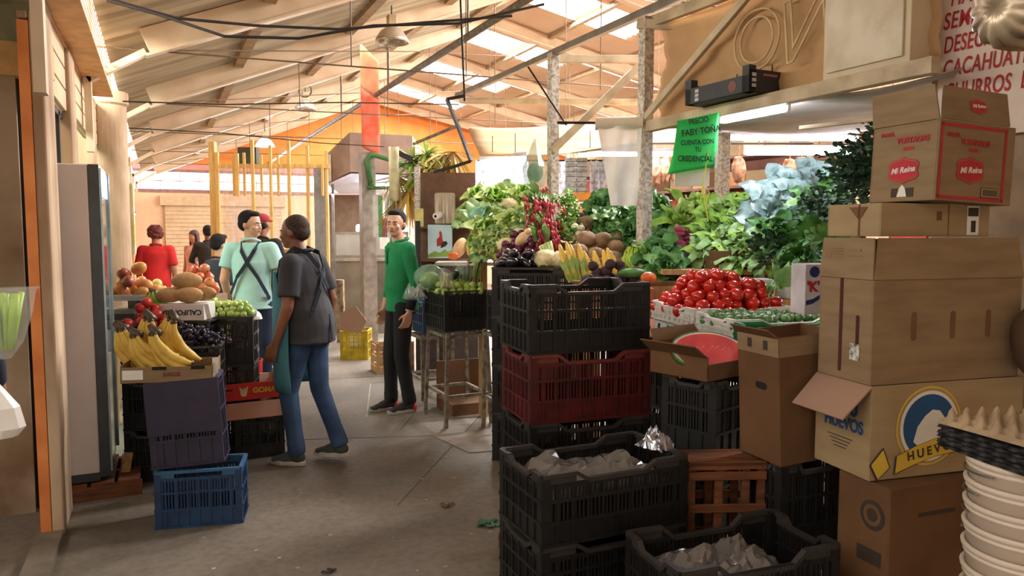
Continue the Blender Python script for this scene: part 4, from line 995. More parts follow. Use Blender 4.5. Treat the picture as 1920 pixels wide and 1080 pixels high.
# plastic bag roll
PR = thing('plastic_roll', 'roll of milky plastic bags hanging unrolled from a rod', 'plastic roll', W(1116, 232, 5.0), YAW + R(-4))
b = MB(); b.tube([(0, 0, 0), (.31, 0, 0)], .042, 20); b.build('roll', mat('roll_plastic', (226, 214, 194), .5, var=.04), PR, smooth=False, bevel=.002)
b = MB(); b.grid(lambda u, v: (.015 + .29 * u + (.5 - u) * .12 * v + .03 * v, -.03 + .012 * math.sin(u * 9 + v * 3), -.02 - .52 * v), 16, 20); b.build('hanging_sheet', FILMW, PR, smooth=True)
b = MB(); b.tube([(-.25, .0, .01), (.34, 0, 0)], .009, 8); b.build('rod', IRON, PR)
# bent iron bracket
b = MB(); pts = [W(871, 180, 5.72), W(838, 186, 5.7), W(860, 240, 5.6), W(883, 302, 5.5), W(850, 313, 5.5), W(813, 323, 5.5)]
for i in range(5): b.bar(pts[i], pts[i + 1], .022, .022)
b.build('iron_bracket', IRON, None, label='bent dark iron bracket hanging in the middle of the stall', cat='bracket')
beam('thin hanging rod above the bent iron bracket', W(858, -140, 5.72), W(871, 190, 5.72), .015, .015, IRON, 'hanging_rod')
beam('thin dark strut hanging beside the radish post', W(990, 125, 5.9), W(1062, 235, 5.9), .014, .014, IRON, 'hanging_rod')
# ------------------------------------------------------------------ produce
def fm(name, c, c2=None, rough=.4, scale=14, coat=0.0, bump=0.0): return mat(name, c, rough, c2=c2, scale=scale, coat=coat, bump=bump, sss=0)
def fruit_mesh(key, r, mats, fn=None, stalk=None):
    b = MB(); b.ball((0, 0, 0), r, 14, 9, 0, fn=fn)
    if stalk: b.tube([(0, 0, r[2] * .86), (.002, 0, r[2] * .86 + stalk)], .004, 6, 1)
    return b.mesh(key, mats, True)
PJ = 1.0
def pile(me, name, cat, label, group, base, rz, L, D, n, r, h=None, seed=1, jitter=1.0, lay=0, tilt=None, step=.9, scale=(.9, 1.1)):
    """mound of single fruits over an L x D patch: layer by layer"""
    rr = random.Random(seed); placed = []; k = 0; layer = 0; base = Vector(base)
    while k < n and layer < 12:
        ins = layer * r * .75; l = L - 2 * ins; d = D - 2 * ins
        if l < r or d < r: break
        nx = max(1, int(l / (2 * r * step))); ny = max(1, int(d / (2 * r * step)))
        for i in range(nx):
            for j in range(ny):
                if k >= n: break
                x = ins + (i + .5 + .5 * ((j + layer) % 2) - .25) * l / nx + rr.uniform(-.42, .42) * r * jitter; y = ins + (j + .5) * d / ny + rr.uniform(-.42, .42) * r * jitter
                z = r * .95 + layer * r * 1.25 + rr.uniform(-.22, .22) * r
                p = base + Vector((x * math.cos(rz) - y * math.sin(rz), x * math.sin(rz) + y * math.cos(rz), z))
                if tilt: p.z += tilt * y
                rot = (rr.uniform(0, 6), rr.uniform(0, 6), rr.uniform(0, 6)) if not lay else (PI / 2 + rr.uniform(-.3, .3), rr.uniform(-.4, .4), rz + lay + rr.uniform(-.35, .35))
                mobj(name, me, None, p, rot, label, cat, group, rr.uniform(*scale)); k += 1
        layer += 1
def leaf(b, root, d, L, w, droop, ruff, mi=0, rr=random, cup=.25, nu=6, nv=4):
    root = Vector(root); d = Vector(d).normalized(); s = d.cross(Vector((0, 0, 1)));
    if s.length < .05: s = Vector((1, 0, 0))
    s.normalize(); up = s.cross(d).normalized(); ph = rr.uniform(0, 9)
    def fn(u, v):
        q = (v - .5) * 2; ww = w * (math.sin(PI * min(1, u * .86 + .12)) ** .7)
        return root + d * (L * u * (1 - .15 * u * droop)) + s * q * ww + up * (cup * q * q * ww + ruff * (math.sin(q * 7 + ph + u * 9) * abs(q)) * w * .5) - Vector((0, 0, droop * L * u * u * .6))
    b.grid(fn, nu, nv, mi)
def leafbunch(key, n, R0, L, w, droop, ruff, mats, seed=1, spread=1.0, up=.5, core=None, stems=None, elong=None, cup=.25):
    rr = random.Random(seed); b = MB()
    if core: b.ball((0, 0, core[1]), core[0], 14, 9, 0, fn=lambda q: 1 + .06 * noise.noise(q * 4))
    for i in range(n):
        a = 2.399 * i; t = (i + .5) / n; e = up * (1 - t) + rr.uniform(-.15, .25)
        d = Vector((math.cos(a) * spread * t ** .5, math.sin(a) * spread * t ** .5, max(-.2, e) + .15))
        o = Vector((math.cos(a), math.sin(a), 0)) * R0 * t + Vector((0, 0, rr.uniform(0, R0)))
        if elong: o += Vector((rr.uniform(-1, 1) * elong[0], rr.uniform(-1, 1) * elong[1], rr.uniform(0, 1) * elong[2]))
        leaf(b, o, d, L * rr.uniform(.7, 1.15), w * rr.uniform(.7, 1.2), droop, ruff, rr.choice(range(len(mats))) if len(mats) < 4 else 0, rr, cup)
    if stems:
        for i in range(stems[0]): a = rr.uniform(0, 6.3); q = rr.uniform(0, R0); b.tube([(q * math.cos(a) * .4, q * math.sin(a) * .4, -stems[1]), (q * math.cos(a), q * math.sin(a), .04)], stems[2], 5, len(mats) - 1)
    return b.mesh(key, mats, True)
LG = fm('lettuce_green', (168, 206, 96), (120, 170, 60)); LG2 = fm('pale_lettuce', (210, 226, 148), (170, 200, 104)); DG = fm('chard_green', (88, 142, 72), (50, 100, 44), .4); DG2 = fm('spinach_green', (140, 182, 108), (90, 142, 70), .4)
HG = fm('herb_green', (46, 82, 58), (22, 50, 36), .6); HG2 = fm('herb_green_light', (86, 120, 90), (48, 80, 56), .6); CG = fm('cabbage_green', (178, 208, 150), (138, 178, 110)); CBL = fm('cabbage_blue_green', (150, 196, 176), (110, 164, 142))
CELG = fm('celery_leaf', (166, 202, 134), (112, 158, 88), .4); CELS = fm('celery_stalk', (206, 222, 160), (176, 200, 120)); BLG = fm('bluish_leaf', (158, 184, 184), (96, 124, 116), .35); WHT = fm('white_flesh', (232, 226, 206), (214, 206, 180))
TOM = fm('tomato_red', (206, 40, 26), (176, 24, 16), .22, 6, .4); TOMC = fm('tomato_calyx', (84, 110, 48)); TMT = fm('tomatillo_green', (96, 134, 76), (50, 92, 48), .35); LIM = fm('lime_green', (172, 194, 98), (128, 162, 62), .35, 8)
MANG = fm('mango_blush', (216, 164, 84), (198, 110, 72), .4, 9); MANP = fm('mango_purple', (130, 60, 66), (170, 90, 60), .4, 9); PEAR = fm('pale_yellow_fruit', (216, 196, 120), (190, 176, 90), .5); APPL = fm('pink_apple', (206, 92, 74), (224, 160, 100), .3, 12)
APR = fm('red_apple', (206, 62, 56), (168, 36, 40), .3, 10); PAP = fm('papaya_tan', (198, 160, 110), (178, 134, 84), .7, 16); BAN = fm('banana_yellow', (214, 182, 84), (190, 150, 56), .5, 12); BANT = fm('banana_tip', (66, 52, 34)); GBAN = fm('green_banana', (172, 196, 62), (140, 172, 48), .45)
GRAPE = fm('black_grape', (52, 40, 66), (30, 24, 40), .3); GUAV = fm('pale_green_fruit', (186, 206, 112), (150, 182, 84), .4); EGG = fm('aubergine', (36, 28, 44), (22, 18, 28), .18, 6, .5); ONIR = fm('purple_onion', (104, 36, 66), (70, 22, 46), .35); JIC = fm('jicama_brown', (150, 122, 92), (112, 86, 62), .8, 14, bump=.3)
BEET = fm('dark_beet', (70, 44, 50), (46, 30, 34), .8, bump=.4); CORNY = fm('corn_yellow', (226, 190, 78), (206, 160, 50), .5, 60, bump=.4); HUSK = fm('corn_husk', (170, 190, 104), (138, 164, 76), .6); CAUL = fm('cauliflower_cream', (226, 214, 176), (206, 190, 140), .8, 30, bump=.6)
RADR = fm('radish_red', (190, 70, 84), (160, 44, 58), .35); BROWNF = fm('brown_root', (124, 96, 74), (92, 68, 50), .8); SWP = fm('magenta_sweet_potato', (156, 62, 88), (122, 42, 66), .6); SQ = fm('tan_squash', (222, 190, 148), (206, 168, 122), .5); ORG = fm('orange_squash', (226, 116, 50), (206, 90, 34), .4)
CARR = fm('white_root', (226, 214, 190), (206, 190, 160), .5)

# ---- left: blue crate, violet crate, banana tray
crate(271, 3.86, 0, 13, .44, .26, .312, BL, 'blue plastic crate on the floor below the violet crate', dip=.0)
q = corner(268, 3.90, .312); t = crate(0, 0, 0, 0, .365, .24, .47, PU, 'dark violet crate standing on end between the blue crate and banana tray', dip=.0, loc=q, rot=(0, R(-3), YAW + R(14)))
b = MB(); b.box(-.003, -.008, .18, .368, -.004, .47); b.build('side_panel', PURP, t)
BTr = thing('banana_tray', 'shallow brown fruit carton carrying the ripe bananas', 'tray', corner(214, 3.86, .786), 0, None, (0, R(1), YAW + R(14)))
b = MB(); b.box(0, 0, 0, .455, .30, .006); b.box(0, 0, 0, .455, .006, .085); b.box(0, .294, 0, .455, .30, .085); b.box(0, 0, 0, .006, .30, .095); b.box(.449, 0, 0, .455, .30, .095); b.build('tray_body', CARD, BTr, bevel=.002)
mark(BTr, rect(.10, .05), faceM((.06, -.001, .045), (0, -1, 0)), PAPER, 'paper_label'); text('JUGOS', .028, faceM((.25, -.001, .045), (0, -1, 0)), mat('maroon_ink', (120, 50, 50), .8), BTr, bold=.02)
for x in (.19, .38): mark(BTr, rect(.07, .018), faceM((x, -.001, .078), (0, -1, 0)), DARK, 'hand_slot')
b = MB(); b.prism(rect(.03, .085), .002, 0, faceM((.462, .04, .08), (.3, -1, 0))); b.build('price_tag', PAPER, BTr)
def banana_mesh(mats, L=.235, key='banana', th0=-.12, th1=1.25, r=.0235):
    b = MB(); pts = [Vector((0, 0, 0))]; rs = []; n = 14
    for i in range(n):
        th = th0 + (th1 - th0) * (i + .5) / n; pts.append(pts[-1] + Vector((math.sin(th), 0, -math.cos(th))) * L / n)
    for i in range(n + 1):
        t = i / n; rs.append(r * (.36 if t < .04 else .42 if t < .12 else min(1, .42 + (t - .12) * 2.6) if t < .4 else 1 if t < .80 else max(.36, 1 - (t - .80) * 3.4)))
    b.tube(pts, rs, 6); b.ball(pts[-1], (r * .36,) * 3, 6, 4, 1); b.ball(pts[0], (r * .4, r * .4, r * .6), 6, 4, 1)
    return b.mesh(key, mats, True)
bm_ = banana_mesh([BAN, BANT]); gbm = banana_mesh([GBAN, BANT], .15, 'green_banana', r=.015)
_st = MB(); _st.tube([(-.03, .01, .035), (0, .0, .01), (.03, -.005, -.005)], [.014, .020, .018], 8); stm = _st.mesh('banana_stalk', BANT, True)
def banana_hand(label, loc, rz, n, me=bm_, sp=.030, group=None, tilt=(0, 0), s=1.0, seed=2):
    rr = random.Random(seed)
    t = thing('banana_hand', label, 'bananas', loc, 0, group, (tilt[0], tilt[1], rz)); t.scale = (s,) * 3
    mobj('crown_stalk', stm, t)
    for i in range(n):
        k = i - (n - 1) / 2; row = i % 2
        mobj('banana', me, t, (-k * sp * .45, -.010 * row - .016 * (n - 1 - i) * .5, -.002 - .006 * row), (rr.uniform(-.08, .08) + .10 * row, R(9) * k + rr.uniform(-.05, .05), k * -.14), scale=rr.uniform(.94, 1.05))
    return t
ax = YAW + R(8)
for i, (x, y, z, rz, n, tl) in enumerate(((-.035, .22, .26, -.10, 5, 14), (.055, .13, .235, -.25, 5, 12), (.11, .20, .315, -.10, 5, -6), (.235, .18, .31, -.15, 5, -22), (.16, .08, .25, -.35, 4, 4))):
    banana_hand(['hand of ripe bananas at the fridge end of the tray', 'second hand of ripe bananas from the fridge', 'highest hand of ripe bananas in the middle of the tray', 'hand of ripe bananas drooping past the tray end by the grapes', 'front hand of ripe bananas in the middle of the tray'][i],
                local(214, 3.86, 14, x, y, .79 + z), ax + rz, n, tilt=(R(4), R(tl) * -1), s=1.12, seed=i + 2)

# ---- fridge on a pallet
FR = thing('display_fridge', 'tall pale display fridge with dark glass door beside the orange post', 'fridge', (-.86, 4.96, .11))
b = MB(); b.box(0, 0, 0, .50, .60, 1.86); b.build('fridge_body', mat('pale_fridge_enamel', (196, 184, 178), .4, var=.03), FR, bevel=.01)
b = MB(); b.box(.50, .0, .02, .555, .60, 1.86); b.box(.30, -.001, .0, .50, .0, .05); b.build('door', mat('dark_door_frame', (58, 62, 66), .3, .2), FR, bevel=.005)
b = MB(); b.box(.556, .05, .10, .562, .55, 1.66); b.build('door_glass', mat('greenish_glass', (70, 92, 96), .08, .3), FR)
b = MB(); b.box(.556, .585, .05, .575, .600, 1.84); b.box(.556, .0, .05, .566, .014, 1.84); b.build('door_trim', mat('bright_trim', (150, 168, 168), .25, .6), FR)
b = MB(); b.box(.556, .06, 1.68, .566, .54, 1.83); b.build('lit_header', mat('blue_white_panel', (150, 170, 230), .4, emit=1.6), FR)
pallet(0, 0, 0, .70, .62, .10, 'dark wooden pallet under the tall fridge', Vector((-.84, 4.94, 0)))
bpy.data.objects['wooden_pallet.001'].rotation_euler.z = 0
beam('short leaning board against the fridge foot', (-.25, 5.02, .02), (-.20, 5.30, .26), .05, .012, WOOD, 'leaning_board')

# ---- produce stand by the wall
ST = thing('produce_table', 'rough wooden table carrying the fruit piles beside the fridge', 'table', (-.42, 5.62, 0))
b = MB(); b.box(0, 0, .93, .98, 1.25, .96); b.build('table_top', WOOD, ST, bevel=.004)
for x in (.02, .90):
    for y in (.02, 1.18): b = MB(); b.box(x, y, 0, x + .06, y + .06, .93); b.build('leg', WOOD, ST)
# crates stacked beside and below the stand
for k in range(3): crate(334, 5.02, .333 * k, 12, .46, .30, .333, BK, ['lowest black crate of the stack beside the red bin', 'middle black crate of the stack beside the red bin', 'top black crate holding pale green fruit beside the red bin'][k], dip=.0)
for k in range(3): crate(217, 4.62, .33 * k, 4, .26, .30, .33, DGR, ['lowest dull crate between fridge and violet crate', 'middle dull crate between fridge and violet crate', 'top dull crate under the red apples by the fridge'][k])
b = MB(); b.lathe([(0, 0), (.10, 0), (.115, .62), (.12, .64), (.108, .64), (.09, .02), (0, .02)], 28)
b.build('red_bin', mat('red_bin_plastic', (190, 26, 40), .45, c2=(160, 18, 30)), None, smooth=True, label='tall red plastic bin under the bag of red fruit', cat='bin', loc=corner(455, 5.45, 0), bevel=.002)
q = corner(452, 5.35, .66)
for (z, w, m, lab) in ((0.0, .075, RADR, 'lower bag of small red fruit on the red bin'), (.13, .075, RADR, 'upper bag of small red fruit on the red bin')):
    t = thing('fruit_bag', lab, 'bag', q + Vector((0, 0, z)), 0)
    rr = random.Random(int(z * 100) + 3); b = MB()
    for k in range(34): b.ball((rr.uniform(-w, w), rr.uniform(-w, w), .02 + rr.uniform(0, .10)), .018, 8, 6)
    o = b.build('small_fruit', m, t, smooth=True); o['kind'] = 'stuff'
    b = MB(); b.ball((0, 0, .07), (w + .03, w + .03, .085), 18, 10, fn=lambda q_: 1 + .12 * noise.noise(q_ * 4)); b.build('clear_bag', FILM, t)
crumple('bag_top', 'ruffled open bag of pale mushrooms on top of the red fruit bags', q + Vector((0, 0, .30)), 0, .24, .24, .07, FILMW, 21, 'bag', .09)
gm = fruit_mesh('guava', (.024, .024, .026), [GUAV])
pile(gm, 'guava', 'fruit', 'small pale green fruit heaped in the black crate by the red bin', 'pale green fruit in the crate', local(334, 5.02, 12, .10, .03, .99), YAW + R(12), .34, .25, 90, .024, seed=3)
# upside-down printed box with papayas
CX_ = thing('printed_box', 'white fruit carton printed with upside down CALIFORNIA', 'cardboard box', corner(292, 4.86, 1.0), YAW + R(3))
b = MB(); b.box(0, 0, 0, .29, .22, .11); b.build('carton_body', mat('white_carton', (224, 218, 214), .7, var=.03), CX_, bevel=.004)
text('CALIFORNIA', .046, faceM((.145, -.001, .055), (0, -1, 0)) @ Matrix.Rotation(PI, 4, 'Z'), mat('black_print', (40, 36, 40), .7), CX_, bold=.03)
b = MB(); b.prism([(0, 0), (.03, 0), (.05, -.10), (.02, -.10)], .002, 0, faceM((.29, -.001, .11), (0, -1, 0))); b.build('torn_flap', PAPER, CX_)
crate(296, 4.88, .66, 3, .30, .24, .335, BK, 'black crate under the upside down white carton', dip=0)
crate(290, 4.90, .33, 3, .32, .24, .32, DGR, 'dull crate two below the upside down white carton', dip=0); crate(290, 4.90, 0, 3, .32, .24, .32, DGR, 'dull crate on the floor below the upside down white carton', dip=0)
pm_ = fruit_mesh('papaya', (.058, .058, .105), [PAP, BANT], fn=lambda q: 1 - .12 * max(0, q.z), stalk=.008)
for i, (x, y, z, s, rz) in enumerate(((.06, .06, 1.165, .9, .3), (.185, .05, 1.165, .95, .1), (.27, .12, 1.17, .8, -.3), (.16, .09, 1.255, 1.02, .15))):
    mobj('papaya', pm_, None, local(292, 4.86, 3, x, y, z), (0, PI / 2, YAW + rz), ['papaya lying at the fridge end above the white carton', 'papaya lying at the centre front above the white carton', 'papaya at the aisle end above the white carton', 'large papaya resting on top of the other papayas'][i], 'papaya', 'papayas above the white carton', s)
am = fruit_mesh('apple', (.036, .036, .033), [APPL, BANT], fn=lambda q: 1 - .18 * (abs(q.z) > .9), stalk=.01)
pile(am, 'peach', 'fruit', 'pinkish yellow fruit in the pointed pile behind the papayas', 'pinkish fruit behind the papayas', local(312, 5.25, 3, 0, 0, 1.14), YAW, .30, .24, 40, .036, seed=6)
b = MB(); b.box(0, 0, 0, .34, .26, .17); b.build('supporting_box', CARD, None, label='cardboard box under the pinkish fruit pile', cat='cardboard box', loc=local(308, 5.24, 3, 0, 0, .96), rz=YAW + R(3), bevel=.003)
# scale / white tray with mangoes
SCL = thing('counter_scale', 'grey white market scale whose tray carries mangoes', 'scale', corner(198, 5.0, .96), YAW + R(2))
b = MB(); b.box(0, 0, .0, .24, .22, .10); b.build('scale_body', mat('scale_grey', (178, 176, 170), .5), SCL, bevel=.01)
b = MB(); b.box(.09, .08, .10, .15, .14, .16); b.build('support', GALV, SCL)
b = MB(); b.box(-.03, -.03, .16, .27, .25, .175); b.box(-.03, -.03, .175, .27, -.022, .20); b.box(-.03, .242, .175, .27, .25, .20); b.build('weighing_tray', mat('tray_white', (214, 214, 214), .4, var=.04), SCL, bevel=.003)
b = MB(); b.box(.03, -.004, .03, .21, .0, .07); b.build('display_panel', mat('dark_panel', (90, 96, 102), .4), SCL)
mm = fruit_mesh('mango', (.042, .038, .056), [MANG]); mm2 = fruit_mesh('mango_dark', (.042, .038, .056), [MANP])
pile(mm, 'mango', 'mango', 'yellow orange mango heaped on the scale tray', 'mangoes on the scale tray', local(198, 5.0, 2, -.02, -.02, 1.135), YAW + R(2), .29, .26, 22, .044, seed=8)
mobj('mango', mm2, None, local(198, 5.0, 2, .09, .03, 1.30), (1.2, .3, 0), 'purple mango near the top of the scale tray heap', 'mango')
mobj('mango', mm2, None, local(198, 5.0, 2, .14, -.01, 1.25), (1.4, 1.3, 0), 'brownish red mango just below the purple one', 'mango')
pile(fruit_mesh('pear', (.032, .032, .038), [PEAR]), 'pear', 'fruit', 'pale yellow fruit between the mangoes and papayas', 'pale yellow fruit', local(262, 5.15, 2, 0, 0, 1.10), YAW, .16, .2, 22, .033, seed=9)
b = MB(); b.box(0, 0, 0, .2, .22, .13); b.build('supporting_box', CARD, None, label='small cardboard box under the pale yellow fruit', cat='cardboard box', loc=local(260, 5.14, 2, 0, 0, .96), rz=YAW + R(2), bevel=.003)
banana_hand('small greenish bananas between the mangoes and papayas', local(272, 4.98, 2, .04, .0, 1.17), YAW, 6, gbm, .03, None, (R(-30), 0), 1.0)
pile(fruit_mesh('apple_red', (.036, .036, .034), [APR]), 'apple', 'apple', 'red apple piled beside the fridge door', 'red apples by the fridge', local(217, 4.62, 4, .02, .02, .97), YAW + R(4), .20, .24, 30, .035, seed=4)
# grapes
b = MB(); rr = random.Random(3)
for k in range(70): b.ball((rr.gauss(0, .05), rr.gauss(0, .035), .03 + abs(rr.gauss(0, .03))), .013, 8, 6)
gmesh = b.mesh('grape_bunch', GRAPE, True)
for i in range(4): mobj('grape_bunch', gmesh, None, local(322, 4.40, 14, .06 + .040 * i, .05, .93 - .028 * i), (R(10), R(18), i * 1.1), 'bunch of black grapes behind the banana tips', 'grapes', 'bunches of black grapes')
crate(316, 4.38, .60, 14, .26, .24, .30, DGR, 'dull crate beneath the black grapes behind the bananas', dip=0); crate(316, 4.38, .30, 14, .26, .24, .30, DGR, 'middle dull crate below the black grapes'); crate(316, 4.38, 0, 14, .26, .24, .30, DGR, 'lowest dull crate below the black grapes')
# GOMA tray over pink tray over crate
crate(430, 5.06, 0, 26, .33, .30, .30, BK, 'low black crate under the red GOMA tray', dip=0)
b = MB(); b.ball((0, 0, 0), (.07, .07, .06), 14, 9); cmel = b.mesh('round_fruit', fm('pale_melon', (214, 196, 150), (190, 168, 118)), True)
for i in range(4): mobj('pale_melon', cmel, None, local(430, 5.06, 26, .09 + .15 * (i % 2), .09 + .14 * (i // 2), .20), (0, 0, i), 'pale round fruit inside the low black crate', 'melon', 'pale fruit in the low crate')
def fruit_tray(label, px, d, z, a, L, D, H, mbody, msides, posts):
    t = thing('fruit_tray', label, 'tray', corner(px, d, z), YAW + R(a)); b = MB()
    b.box(0, 0, 0, L, D, .006); b.box(0, .354 if 0 else D - .006, 0, L, D, H); b.box(L - .006, 0, 0, L, D, H); b.box(.006, .006, .006, L - .006, .008, H * .98); b.build('tray_body', mbody, t, bevel=.002)
    b = MB(); b.box(0, -.002, .0, L, .006, H); b.box(-.002, 0, 0, .006, D, H); b.build('printed_side', msides, t)
    for x in (0, L - .025):
        for y in (0, D - .025): b = MB(); b.box(x + .002, y + .002, 0, x + .023, y + .023, H + posts); b.build('corner_post', WOOD if 0 else CARDP, t)
    return t
PKT = mat('pink_wood', (222, 170, 146), .7, c2=(206, 150, 126), scale=3); RDT = mat('red_print_card', (206, 44, 34), .6, var=.06)
fruit_tray('plain pinkish wooden tray under the red GOMA tray', 403, 4.96, .302, 28, .435, .34, .115, PKT, PKT, .012)
GT = fruit_tray('red fruit tray lettered GOMA in yellow', 404, 4.96, .435, 28, .425, .34, .115, PKT, RDT, .030)
text('GOMA', .050, faceM((.285, -.003, .06), (0, -1, 0)), mat('yellow_print', (236, 196, 60), .6), GT, bold=.04)
mark(GT, [(-.03, .035), (-.02, -.02), (-.012, -.035), (.012, -.035), (.02, -.02), (.03, .035), (.012, .02), (-.012, .02)], faceM((.150, -.003, .06), (0, -1, 0)), mat('cream_print', (226, 206, 160), .6), 'emblem')
mark(GT, rect(.05, .012), faceM((.055, -.003, .075), (0, -1, 0)), mat('black_print2', (60, 20, 20), .6)); mark(GT, rect(.10, .02), faceM((-.003, .15, .06), (-1, 0, 0)), MATS['cream_print'])
# lamp, maroon panel, wall things
LMP = thing('clamp_lamp', 'small lit clamp lamp with blue shade on the left wall', 'lamp', W(226, 395, 7.6))
b = MB(); b.tube([(0, 0, .10), (.03, 0, .02), (.07, 0, -.06)], .006, 6); b.build('arm', IRON, LMP)
v = dirw(.9, -.3); b = MB(); b.tube([Vector((.02, 0, -.10)), Vector((.02, 0, -.10)) + v * .14 + Vector((0, 0, .09))], [.05, .03], 14); b.build('shade', mat('blue_shade', (60, 66, 150), .5), LMP)
b = MB(); b.tube([Vector((.02, 0, -.12)), Vector((.02, 0, -.12)) + v * .15 + Vector((0, 0, .09))], .018, 10); b.build('bulb', TUBE, LMP, smooth=True)
b = MB(); b.box(-.02, 0, 0, .02, .55, 2.2); b.build('maroon_panel', mat('maroon_panel', (128, 42, 44), .7), None, label='narrow maroon board standing against the far side wall', cat='board', loc=(-.40, 10.6, 0))
b = MB(); b.box(0, 0, 0, .22, .02, .7); b.build('lit_wall_patch', mat('lit_plaster_colour', (224, 226, 196), .8, c2=(206, 200, 120), scale=6), None, label='pale sheet coloured as lamplit plaster between the fridge and maroon board', cat='poster', loc=W(210, 420, 7.45) + Vector((0, 0, -.3)), rz=YAW)  # pale sheet standing in for lamplight on the plaster column

# bags held at the doorway edge
CB1 = thing('celery_bag', 'clear bag of bright green celery at the doorway edge', 'bag', W(8, 655, 2.45))
b = MB(); rr = random.Random(8)
for k in range(14): x = rr.uniform(-.055, .045); b.tube([(x * .5, rr.uniform(-.02, .02), .0), (x, rr.uniform(-.03, .03), .10), (x * 1.3, rr.uniform(-.03, .03), .185)], [.009, .012, .010], 7)
b.build('celery_stalks', fm('bright_celery', (176, 214, 60), (140, 190, 40)), CB1, smooth=True)
b = MB(); b.loft([((0, 0, -.03), .02, .02), ((0, 0, .02), .055, .04), ((.0, 0, .12), .085, .05), ((.005, 0, .19), .092, .045), ((.02, 0, .205), .095, .03)], 14); b.build('clear_wrap', FILM, CB1, smooth=False)
CB2 = thing('shopping_bag', 'translucent white shopping bag at the doorway edge', 'bag', W(-6, 820, 2.45))
b = MB(); b.loft([((0, 0, 0), .06, .04), ((.0, 0, .03), .085, .05), ((.0, 0, .10), .07, .05), ((-.02, 0, .18), .035, .03), ((-.03, 0, .24), .015, .015)], 10); b.build('bag_body', FILMW, CB2, smooth=False)

# ---- lime crate on stool (middle)
SM = mat('worn_metal_legs', (142, 132, 116), .6, c2=(84, 70, 58), scale=20)
def stool(label, base, rz, L, D, H, spl=.03):
    t = thing('metal_stand', label, 'stand', base, rz); b = MB()
    for z in (H - .03, H * .32):
        for a, c in (((0, 0), (L, 0)), ((L, 0), (L, D)), ((L, D), (0, D)), ((0, D), (0, 0))): b.bar((*a, z), (*c, z), .025, .025)
    b.build('frame', SM, t)
    for x in (0, L):
        for y in (0, D): b = MB(); b.bar((x, y, H), (x + (-spl if x == 0 else spl), y + (-spl if y == 0 else spl), 0), .028, .028, up=(0, 1, 0)); b.build('leg', SM, t)
    return t
bs = corner(838, 5.97, 0); stool('worn metal stand under the lime crate', bs, 0, .34, .46, .765)
crate(833, 5.95, .778, 0, .363, .50, .33, DGR, 'dull black crate of limes on the worn metal stand', dip=0, loc=corner(833, 5.95, .778), rot=(0, 0, 0))
def aloc(px, d, x, y, z): c = corner(px, d, z); return c + Vector((x, y, 0))
lm = fruit_mesh('lime', (.030, .030, .034), [LIM]); lm2 = fruit_mesh('lime_large', (.036, .036, .042), [TMT])
pile(lm, 'lime', 'lime', 'green lime heaped in the crate on the metal stand', 'limes in the crate on the metal stand', aloc(833, 5.95, .0, .0, 1.07), 0, .37, .44, 75, .031, seed=12)
mobj('avocado', fruit_mesh('avocado', (.04, .04, .058), [fm('avocado', (40, 62, 40), (26, 44, 28))]), None, aloc(833, 5.95, .16, .22, 1.22), (1, .4, .2), 'dark green avocado above the limes', 'avocado')
b = MB(); rr = random.Random(2)
for k in range(16): b.tube([(rr.uniform(-.05, .05), rr.uniform(-.02, .02), .0), (rr.uniform(-.03, .03), 0, .14)], .008, 6)
t = thing('peeled_cactus_bag', 'bag of pale sliced cactus on the limes', 'bag', aloc(833, 5.95, .04, .04, 1.13), .4, None, (R(-30), R(20), .3)); b.build('slices', fm('pale_slices', (206, 206, 130), (180, 180, 96)), t, smooth=True)
b = MB(); b.loft([((0, 0, -.02), .08, .04), ((0, 0, .07), .075, .045), ((0, 0, .15), .05, .035), ((0, 0, .17), .065, .02)], 14); b.build('clear_wrap', FILM, t)
t = thing('greens_bag', 'large greenish bag bulging over the aisle end of the lime crate', 'bag', aloc(833, 5.95, -.01, .33, 1.20), 0); b = MB(); b.ball((0, 0, 0), (.13, .14, .11), 20, 12, fn=lambda q_: 1 + .12 * noise.noise(q_ * 3)); b.build('greenish_bag', FILMG, t)
b = MB(); b.ball((0, 0, -.02), (.09, .10, .07), 16, 10); b.build('nopal_pieces', LIM, t, smooth=True)
t = thing('chili_bag', 'clear bag of green chillies behind the limes', 'bag', aloc(833, 5.95, .28, .28, 1.23), 0); b = MB(); rr = random.Random(3)
for k in range(26): b.ball((rr.uniform(-.06, .06), rr.uniform(-.05, .05), rr.uniform(-.05, .05)), (.012, .012, .028), 8, 6)
o = b.build('chillies', DG, t, smooth=True); b = MB(); b.ball((0, 0, 0), (.085, .08, .08), 16, 10, fn=lambda q_: 1 + .1 * noise.noise(q_ * 3)); b.build('clear_wrap', FILM, t)
t = thing('celery_bundle', 'bundle of long leafy stalks with brown roots beside the limes', 'celery', aloc(833, 5.95, .31, .12, 1.16), 0, None, (R(-6), R(16), 0)); b = MB(); rr = random.Random(6)
for k in range(22): a = rr.uniform(0, 6.3); q_ = rr.uniform(0, .035); b.tube([(q_ * math.cos(a), q_ * math.sin(a), .03), (q_ * math.cos(a) * 1.2, q_ * math.sin(a) * 1.2, .30)], .008, 6)
b.build('stalks', fm('stalk_olive', (132, 146, 74), (96, 112, 50)), t, smooth=True)
b = MB()
for k in range(26): a = rr.uniform(0, 6.3); b.tube([(.03 * math.cos(a), .03 * math.sin(a), .04), (.05 * math.cos(a), .05 * math.sin(a), rr.uniform(-.04, .0))], .006, 5)
b.build('roots', BROWNF, t, smooth=True)
crumple('grey_plastic_bag', 'crumpled grey plastic bag hanging by the green shirted man', W(778, 560, 6.1), .3, .16, .16, .10, FILM, 31, 'plastic bag', .1)
stool('metal stand half hidden beside the tall crate stack', corner(948, 5.6, 0), 0, .40, .40, .80, .01)
stool('dark thin stand behind the green shirted man', corner(790, 6.9, 0), 0, .30, .40, .62, .0)
